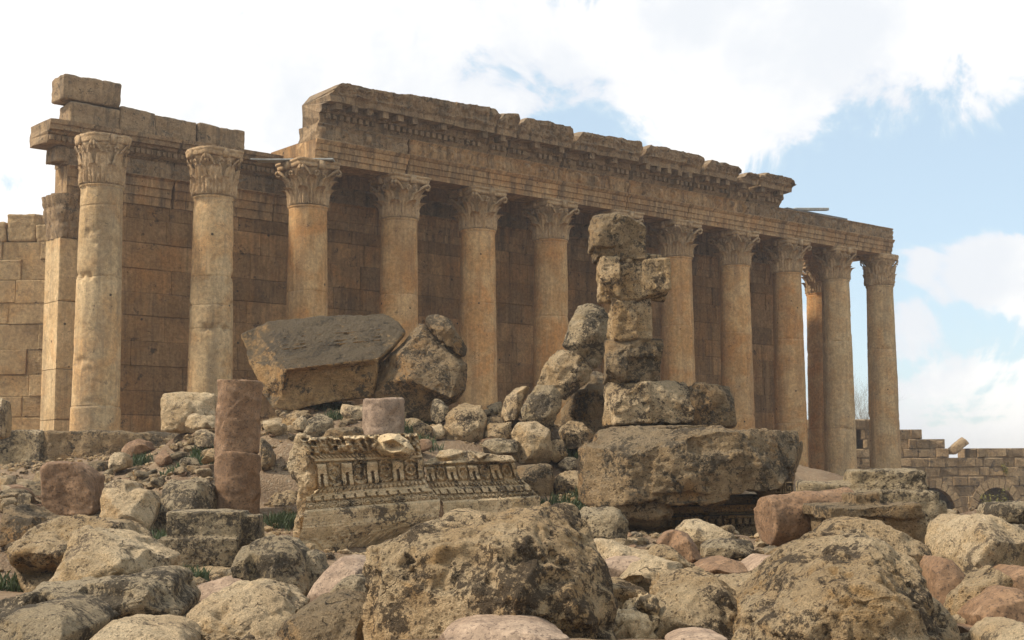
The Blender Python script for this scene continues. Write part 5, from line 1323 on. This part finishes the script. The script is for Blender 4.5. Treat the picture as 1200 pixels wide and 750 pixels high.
for cr, x, y, R_, cnt in [('A',530,412,.45,160),('A',1000,345,.4,200),('A',660,550,.3,120),('E',800,320,.35,170),('E',1150,310,.6,300),('H',225,440,.5,260),('M',400,538,.45,160),('M',690,620,.4,170),('M',715,665,.5,200),('M',745,585,.3,80),
                          ('S',395,690,.5,300),('S',385,650,.4,160),('C',110,130,.45,220),('C',150,262,.4,160),('C',105,292,.35,140),('C',30,282,.3,100),('C',900,402,.5,180),('K',270,262,.5,160),('R',130,700,.4,140),('M',420,575,.3,80),('A',40,580,.3,80),('I',20,440,.3,140),('M',1180,540,.3,60)]:
    h_ = hit(*cpx(cr, (x, y)), 14)
    if h_ is None: continue
    n_ = int(cnt * 1.5); a = np.array([rg.uniform(0, 6.28) for _ in range(n_)]); rr = np.array([R_ * math.sqrt(rg.random()) * rg.uniform(.5, 1) for _ in range(n_)])
    gx, gy = h_.x + rr * np.cos(a) * 1.3, h_.y + rr * np.sin(a); gz = ground_z(gx, gy)
    for X_, Y_, Z_ in zip(gx, gy, gz):
        hh = rg.uniform(.07, .26); b_ = rg.uniform(0, 6.28); w_ = rg.uniform(.008, .02); lx, ly = rg.uniform(-.1, .1), rg.uniform(-.1, .1); c_, s_ = math.cos(b_) * w_, math.sin(b_) * w_
        mb.add([(X_ - c_, Y_ - s_, Z_ - .02), (X_ + c_, Y_ + s_, Z_ - .02), (X_ + c_ * .8 + lx * .5, Y_ + s_ * .8 + ly * .5, Z_ + hh * .6), (X_ - c_ * .8 + lx * .5, Y_ - s_ * .8 + ly * .5, Z_ + hh * .6), (X_ + lx * 1.2, Y_ + ly * 1.2, Z_ + hh)], [[0, 1, 2, 3], [3, 2, 4]])
tag(mb.build('grass', M['grass'], origin=(0, 0, 0)), kind='stuff', label='short green grass tufts between the stones', cat='grass')

# ------------------------------------------------------------------ the wall beyond the left end of the temple
def zat(py, Y, px=600): return P(px, py, Y).z
random.seed(21)
fw = empty('ashlar_wall', (-24, 60.6, ZLOW), 'tall block wall with a ragged top beyond the left end of the temple', 'stone wall')
mb = MB(); FR = lambda x, y, z: (x, y, z)
top60 = zat(281, 60)
ashlar(mb, -34, -17.8, ZLOW, top60, lambda r: r.uniform(.85, 1.25), 60, 1.4, 31, FR, .8, 2.6, .04, .006, .025, dv=.06)
mb.box((-34, 60.15, ZLOW), (-17.8, 61.3, top60 - .1), -.6)
mb.build('wall_face', M['tan'], fw)
for k, (x0, x1, yt) in enumerate([(-60, -36, 262), (-35, 6, 258), (8, 42, 247), (42, 62, 260), (62, 90, 262)]):
    a, b = P(x0, 270, 60).x, P(x1, 270, 60).x
    me = worn_box((a, 60, top60 - .02), (b, 61.2, zat(yt, 60)), FR, .06, 60 + k, 6, skew=.05); place_mesh('top_block', me, M['tan'], fw)

# ------------------------------------------------------------------ the court wall beyond the right end
WY = 95.0
cw = empty('court_wall', (26, WY, ZLOW), 'long court wall of small blocks with two arched niches beyond the last columns', 'stone wall')
XX = lambda px, Y=WY: P(px, 540, Y).x
tops = [(560, 505), (700, 500), (800, 496), (945, 497), (1000, 493), (1056, 500), (1073, 497), (1087, 515), (1109, 527), (1121, 533), (1128, 526), (1300, 527), (1800, 530)]
def topz(x):
    y = tops[0][1]
    for px_, py_ in tops:
        if XX(px_) <= x: y = py_
    return zat(y, WY, 1060) + .12 * float(vnoise(np.array([[x * .7, 0, 0]]), 5)[0])
ARCHES = [(XX(1091), 1.62), (XX(1166), 1.42)]; AZ = zat(603, WY, 1100); HOLE = (XX(1003.5), XX(1012.5), zat(531, WY), zat(507, WY))
def skipf(a, b, z0, z1):
    zm = (z0 + z1) / 2
    segs = [(a, b)]
    if zm > topz((a + b) / 2): return []
    def cut(segs, lo, hi):
        out = []
        for p, q in segs:
            if q <= lo or p >= hi: out.append((p, q))
            else:
                if p < lo: out.append((p, lo))
                if q > hi: out.append((hi, q))
        return out
    for cx_, r_ in ARCHES:
        hgt = (zm - AZ) * (r_ / 1.85)
        if -.1 < hgt < r_ + .25: hw = math.sqrt(max(0, (r_ + .28) ** 2 - max(0, hgt) ** 2)); segs = cut(segs, cx_ - hw, cx_ + hw)
    if HOLE[2] < zm < HOLE[3]:
        k = min(1, (HOLE[3] - zm) / .8); mid = (HOLE[0] + HOLE[1]) / 2; hw = (HOLE[1] - HOLE[0]) / 2 * (k ** .6)
        segs = cut(segs, mid - hw, mid + hw)
    return segs
random.seed(33)
mb = MB(); ashlar(mb, XX(560), XX(1500), AZ, zat(493, WY) + .01, lambda r: r.uniform(.5, .72), WY, 2.6, 37, FR, .5, 1.5,   .08, .008, .045, skip=skipf, dv=.05, core=True)
mb.build('wall_face', M['court'], cw)
mb = MB(); mb.box((XX(1000) + 2, WY + 2.0, AZ - 1), (XX(1500), WY + 2.5, zat(545, WY)), -.4); mb.box((XX(1040), WY - .4, AZ - .25), (XX(1500), WY + 2.6, AZ - .0), .2)
mb.build('ledge', M['court'], cw)
mb = MB(); ashlar(mb, XX(560), XX(1500), ZLOW, AZ - .25, lambda r: r.uniform(.55, .8), WY - .3, 2.8, 39, FR, .7, 1.7, .03, .006, .02, dv=.05, core=True); mb.build('lower_wall', M['court'], cw)
for cx_, r_ in ARCHES:
    mb = MB(); nv = 13; ky = 1.85 / r_
    for i in range(nv):
        a0, a1 = math.pi * i / nv + .012, math.pi * (i + 1) / nv - .012; V = []
        for yy in (WY - .08, WY + .9):
            for rr_, aa in ((r_, a0), (r_ + .48, a0), (r_ + .48, a1), (r_, a1)): V.append((cx_ + rr_ * math.cos(aa), yy, AZ + rr_ * math.sin(aa) * ky))
        mb.add(V, [[0,1,2,3],[7,6,5,4],[0,4,5,1],[1,5,6,2],[2,6,7,3],[3,7,4,0]], random.uniform(-.4, .4))
    o = mb.build('arch_ring', M['court'], cw); fix_normals(o)
for pp, lb, D_ in [([(845,272),(925,203),(948,235),(885,290),(850,292)], 'tilted stone block leaning up on top of the court wall', 94.9), ([(788,228),(820,214),(836,258),(828,266),(790,268)], 'smaller broken block on the court wall beside the tilted one', 95)]:
    rock('loose_block', lb, 'R', pp, D_, [], 1.0, 'court', 0, .09, 1, .5, ground=False)

# shrub growing in the second arch
def shrub(name, label, c, R_, H_, n_, mat, stems=9, leaf=.07):
    t = empty(name, c, label, 'shrub'); sb, lb_ = MB(), MB(); rr = random.Random(5)
    def stick(a, b, r0, r1):
        a, b = Vector(a), Vector(b); d = (b - a).normalized(); u = d.cross(Vector((.3, .5, .1))).normalized(); w_ = d.cross(u); V = []
        for p, r_ in ((a, r0), (b, r1)):
            for k in range(5): V.append(tuple(p + u * r_ * math.cos(k * 1.257) + w_ * r_ * math.sin(k * 1.257)))
        sb.add(V, [[k, (k + 1) % 5, 5 + (k + 1) % 5, 5 + k] for k in range(5)])
    for s_ in range(stems):
        a = rr.uniform(0, 6.28); tip = Vector(c) + Vector((math.cos(a) * R_ * rr.uniform(.4, 1), math.sin(a) * R_ * .6, H_ * rr.uniform(.6, 1))); mid = Vector(c) * .5 + tip * .5 + Vector((0, 0, .1 * H_))
        stick(c, mid, .02, .014); stick(mid, tip, .014, .006)
        for k in range(n_ // stems):
            f = rr.uniform(.25, 1.05); p = Vector(c) * (1 - f) + tip * f + Vector((rr.gauss(0, .13 * R_), rr.gauss(0, .13 * R_), rr.gauss(0, .1)))
            u = Vector((rr.gauss(0, 1), rr.gauss(0, 1), rr.gauss(0, .6))).normalized(); w_ = u.cross(Vector((rr.gauss(0, 1), rr.gauss(0, 1), 1))).normalized(); l_ = leaf * rr.uniform(.6, 1.4)
            lb_.add([tuple(p - u * l_), tuple(p + w_ * l_ * .5), tuple(p + u * l_), tuple(p - w_ * l_ * .5)], [[0, 1, 2, 3]])
    sb.build('stems', M['bark'], t); lb_.build('leaves', M[mat], t); return t
M['bark'] = plain_mat('bark', (.20, .16, .12), .9)
shrub('shrub', 'yellow green shrub growing in front of the second arched niche of the court wall', tuple(P(1166, 618, 91)), 1.0, 2.5, 300, 'shrub', 12, .09)
shrub('wall_plant', 'small green plant rooted in the top of the court wall', tuple(P(1180, 556, WY - .1)), .35, .7, 110, 'shrub', 6, .08)
# bare tree behind the court wall
bt = empty('bare_tree', tuple(Vector((P(1012, 500, 108).x, 108, ZLOW))), 'bare leafless tree behind the court wall, seen between the last two columns', 'tree')
tb = MB(); rr = random.Random(8)
def limb(mb_, a, d, L, r_, depth):
    p = Vector(a); d = Vector(d).normalized(); n = 5; ring = []
    for k in range(n + 1):
        u = d.cross(Vector((.2, .9, .1))).normalized(); w_ = d.cross(u); q = r_ * (1 - .5 * k / n)
        ring.append([tuple(p + u * q * math.cos(j * 1.257) + w_ * q * math.sin(j * 1.257)) for j in range(6)])
        if k < n:
            if depth > 0 and k > 0:
                for _ in range(2 if depth > 1 else 2):
                    nd = (d + Vector((rr.gauss(0, .55), rr.gauss(0, .55), rr.uniform(-.05, .5)))).normalized(); limb(mb_, p, nd, L * rr.uniform(.45, .65), q * .5, depth - 1)
            p = p + d * (L / n); d = (d + Vector((rr.gauss(0, .08), rr.gauss(0, .08), .04))).normalized()
    mb_.grid(np.array(ring), 0)
base = Vector(bt.location)
tk = MB(); limb(tk, base, (0, 0, 1), 9, .16, 0); tk.build('trunk', M['bark'], bt)
for k in range(5): limb(tb, base + Vector((0, 0, 7.5)), (rr.gauss(0, .4), rr.gauss(0, .4), 1), 6.5, .05, 3)
tb.build('crown', M['bark'], bt)

# ------------------------------------------------------------------ air
if HAZE:
    hb = MB(); hb.box((-1300, -1300, ZLOW - 1.6), (1300, 1300, 19.6)); hm, hnt = nmat('haze_air'); hn = N(hnt)
    pv = hn.new('ShaderNodeVolumePrincipled'); pv.inputs['Color'].default_value = (1, .97, .94, 1); pv.inputs['Density'].default_value = HAZE; pv.inputs['Anisotropy'].default_value = .35
    ho = hn.new('ShaderNodeOutputMaterial'); hn.l(pv.outputs[0], ho.inputs['Volume']); tag(hb.build('haze', hm, origin=(0, 0, 0)), kind='stuff')
SUN_E, CLOUD, EXPO = 3.9, .90, 0.36
BLOBS = [(1120, 200, .15, -.40), (960, 180, .10, -.28), (560, 92, .035, -.14), (620, 108, .035, -.12), (690, 130, .035, -.14), (330, 110, .02, -.08), (155, 62, .02, -.08), (280, 60, .14, .16), (520, 60, .08, .14), (1060, 308, .025, .35), (1110, 312, .03, .4), (1165, 316, .035, .4), (1215, 320, .04, .4), (1130, 345, .07, .2),
         (60, 250, .25, .30), (420, 40, .09, .15), (870, 40, .14, .35), (1000, 20, .16, .3), (1150, 50, .10, .35), (1060, 384, .03, .3), (1130, 430, .05, -.2), (1130, 510, .08, .3)]
# ------------------------------------------------------------------ camera, sky, sun
cam = bpy.data.cameras.new('camera'); cam.sensor_width = 36; cam.lens = 36 * F / 1200; cam.clip_end = 20000; cam.clip_start = .1
co = bpy.data.objects.new('camera', cam); COL.objects.link(co); SC.camera = co
c, s, cr, sr = math.cos(PITCH), math.sin(PITCH), math.cos(ROLL), math.sin(ROLL)
R = Vector((cr, -sr * s, sr * c)); U = Vector((-sr, -cr * s, cr * c)); FW = Vector((0, c, s))
co.matrix_world = Matrix(((R.x, U.x, -FW.x, 0), (R.y, U.y, -FW.y, 0), (R.z, U.z, -FW.z, CZ), (0, 0, 0, 1)))

SUN_EL, SUN_AZ = 46, -97         # azimuth from +Y towards +X (negative: to the left)
sd = Vector((math.sin(math.radians(SUN_AZ)) * math.cos(math.radians(SUN_EL)), math.cos(math.radians(SUN_AZ)) * math.cos(math.radians(SUN_EL)), math.sin(math.radians(SUN_EL))))
sl = bpy.data.lights.new('sun', 'SUN'); sl.energy = SUN_E; sl.angle = math.radians(8); sl.color = (1, .90, .76)
so = bpy.data.objects.new('sun', sl); COL.objects.link(so); so.rotation_euler = sd.to_track_quat('Z', 'Y').to_euler()

w = bpy.data.worlds.new('World'); SC.world = w; w.use_nodes = True; nt = w.node_tree; nt.nodes.clear(); n = N(nt)
sky = n.new('ShaderNodeTexSky'); sky.sky_type = 'NISHITA'; sky.sun_disc = False
sky.sun_elevation = math.radians(SUN_EL); sky.sun_rotation = math.radians(SUN_AZ); sky.altitude = 1100; sky.dust_density = 2.2; sky.air_density = 1.0
b1 = n.new('ShaderNodeBackground'); b1.inputs['Strength'].default_value = .15; n.l(sky.outputs[0], b1.inputs['Color'])
tc = n.new('ShaderNodeTexCoord'); g = tc.outputs['Generated']
# a cloud layer: directions projected on a flat deck
sep = n.new('ShaderNodeSeparateXYZ'); n.l(g, sep.inputs[0])
zz = n.math('MAXIMUM', n.math('ADD', sep.outputs[2], .10), .03)
cmb = n.new('ShaderNodeCombineXYZ'); n.l(n.math('DIVIDE', sep.outputs[0], zz), cmb.inputs[0]); n.l(n.math('DIVIDE', sep.outputs[1], zz), cmb.inputs[1])
mp = n.new('ShaderNodeMapping'); mp.inputs['Scale'].default_value = (1.0, .55, 1); n.l(cmb.outputs[0], mp.inputs['Vector'])
nz = n.noise(mp.outputs[0], .9, 9, .58, .35)
nz2 = n.noise(g, 11, 7, .62, .5)
cov = n.math('MULTIPLY_ADD', nz, 1.0, .06)
cov = n.math('ADD', cov, n.math('MULTIPLY_ADD', nz2, 1.9, -.95))
def blob(px, py, rad, amt, cov):
    d = ray(px, py).normalized()
    dt = n.new('ShaderNodeVectorMath'); dt.operation = 'DOT_PRODUCT'; n.l(g, dt.inputs[0]); dt.inputs[1].default_value = d
    m_ = n.ramp(dt.outputs['Value'], math.cos(rad), 1.0, 0, amt)
    return n.math('ADD', cov, m_)
for bb in BLOBS: cov = blob(*bb, cov)
mask = n.ramp(cov, .38, .74, .55, 1.0)
b2 = n.new('ShaderNodeBackground'); 
shade = n.noise(g, 6, 6, .6, .2)
cc_ = n.mix(n.ramp(shade, .35, .62), (.78, .81, .85), (1.0, .985, .96))
cc_ = n.mix(n.ramp(cov, .46, .62), (.64, .78, .84), cc_)
# brighter towards the veiled sun
dt = n.new('ShaderNodeVectorMath'); dt.operation = 'DOT_PRODUCT'; n.l(g, dt.inputs[0]); dt.inputs[1].default_value = sd
glow = n.ramp(dt.outputs['Value'], .2, 1.0, 0, .5)
n.l(cc_, b2.inputs['Color']); n.l(n.math('ADD', glow, CLOUD), b2.inputs['Strength'])
ms = n.new('ShaderNodeMixShader'); n.l(mask, ms.inputs[0]); n.l(b1.outputs[0], ms.inputs[1]); n.l(b2.outputs[0], ms.inputs[2])
out = n.new('ShaderNodeOutputWorld'); n.l(ms.outputs[0], out.inputs[0])
vs = SC.view_settings; SC.display_settings.display_device = 'sRGB'; vs.view_transform = 'Standard'; vs.look = 'None'; vs.exposure = EXPO; vs.gamma = 1
SC.cycles.max_bounces = 6; SC.cycles.diffuse_bounces = 4; SC.cycles.use_denoising = True
try: SC.cycles.denoiser = 'OPENIMAGEDENOISE'
except Exception: pass
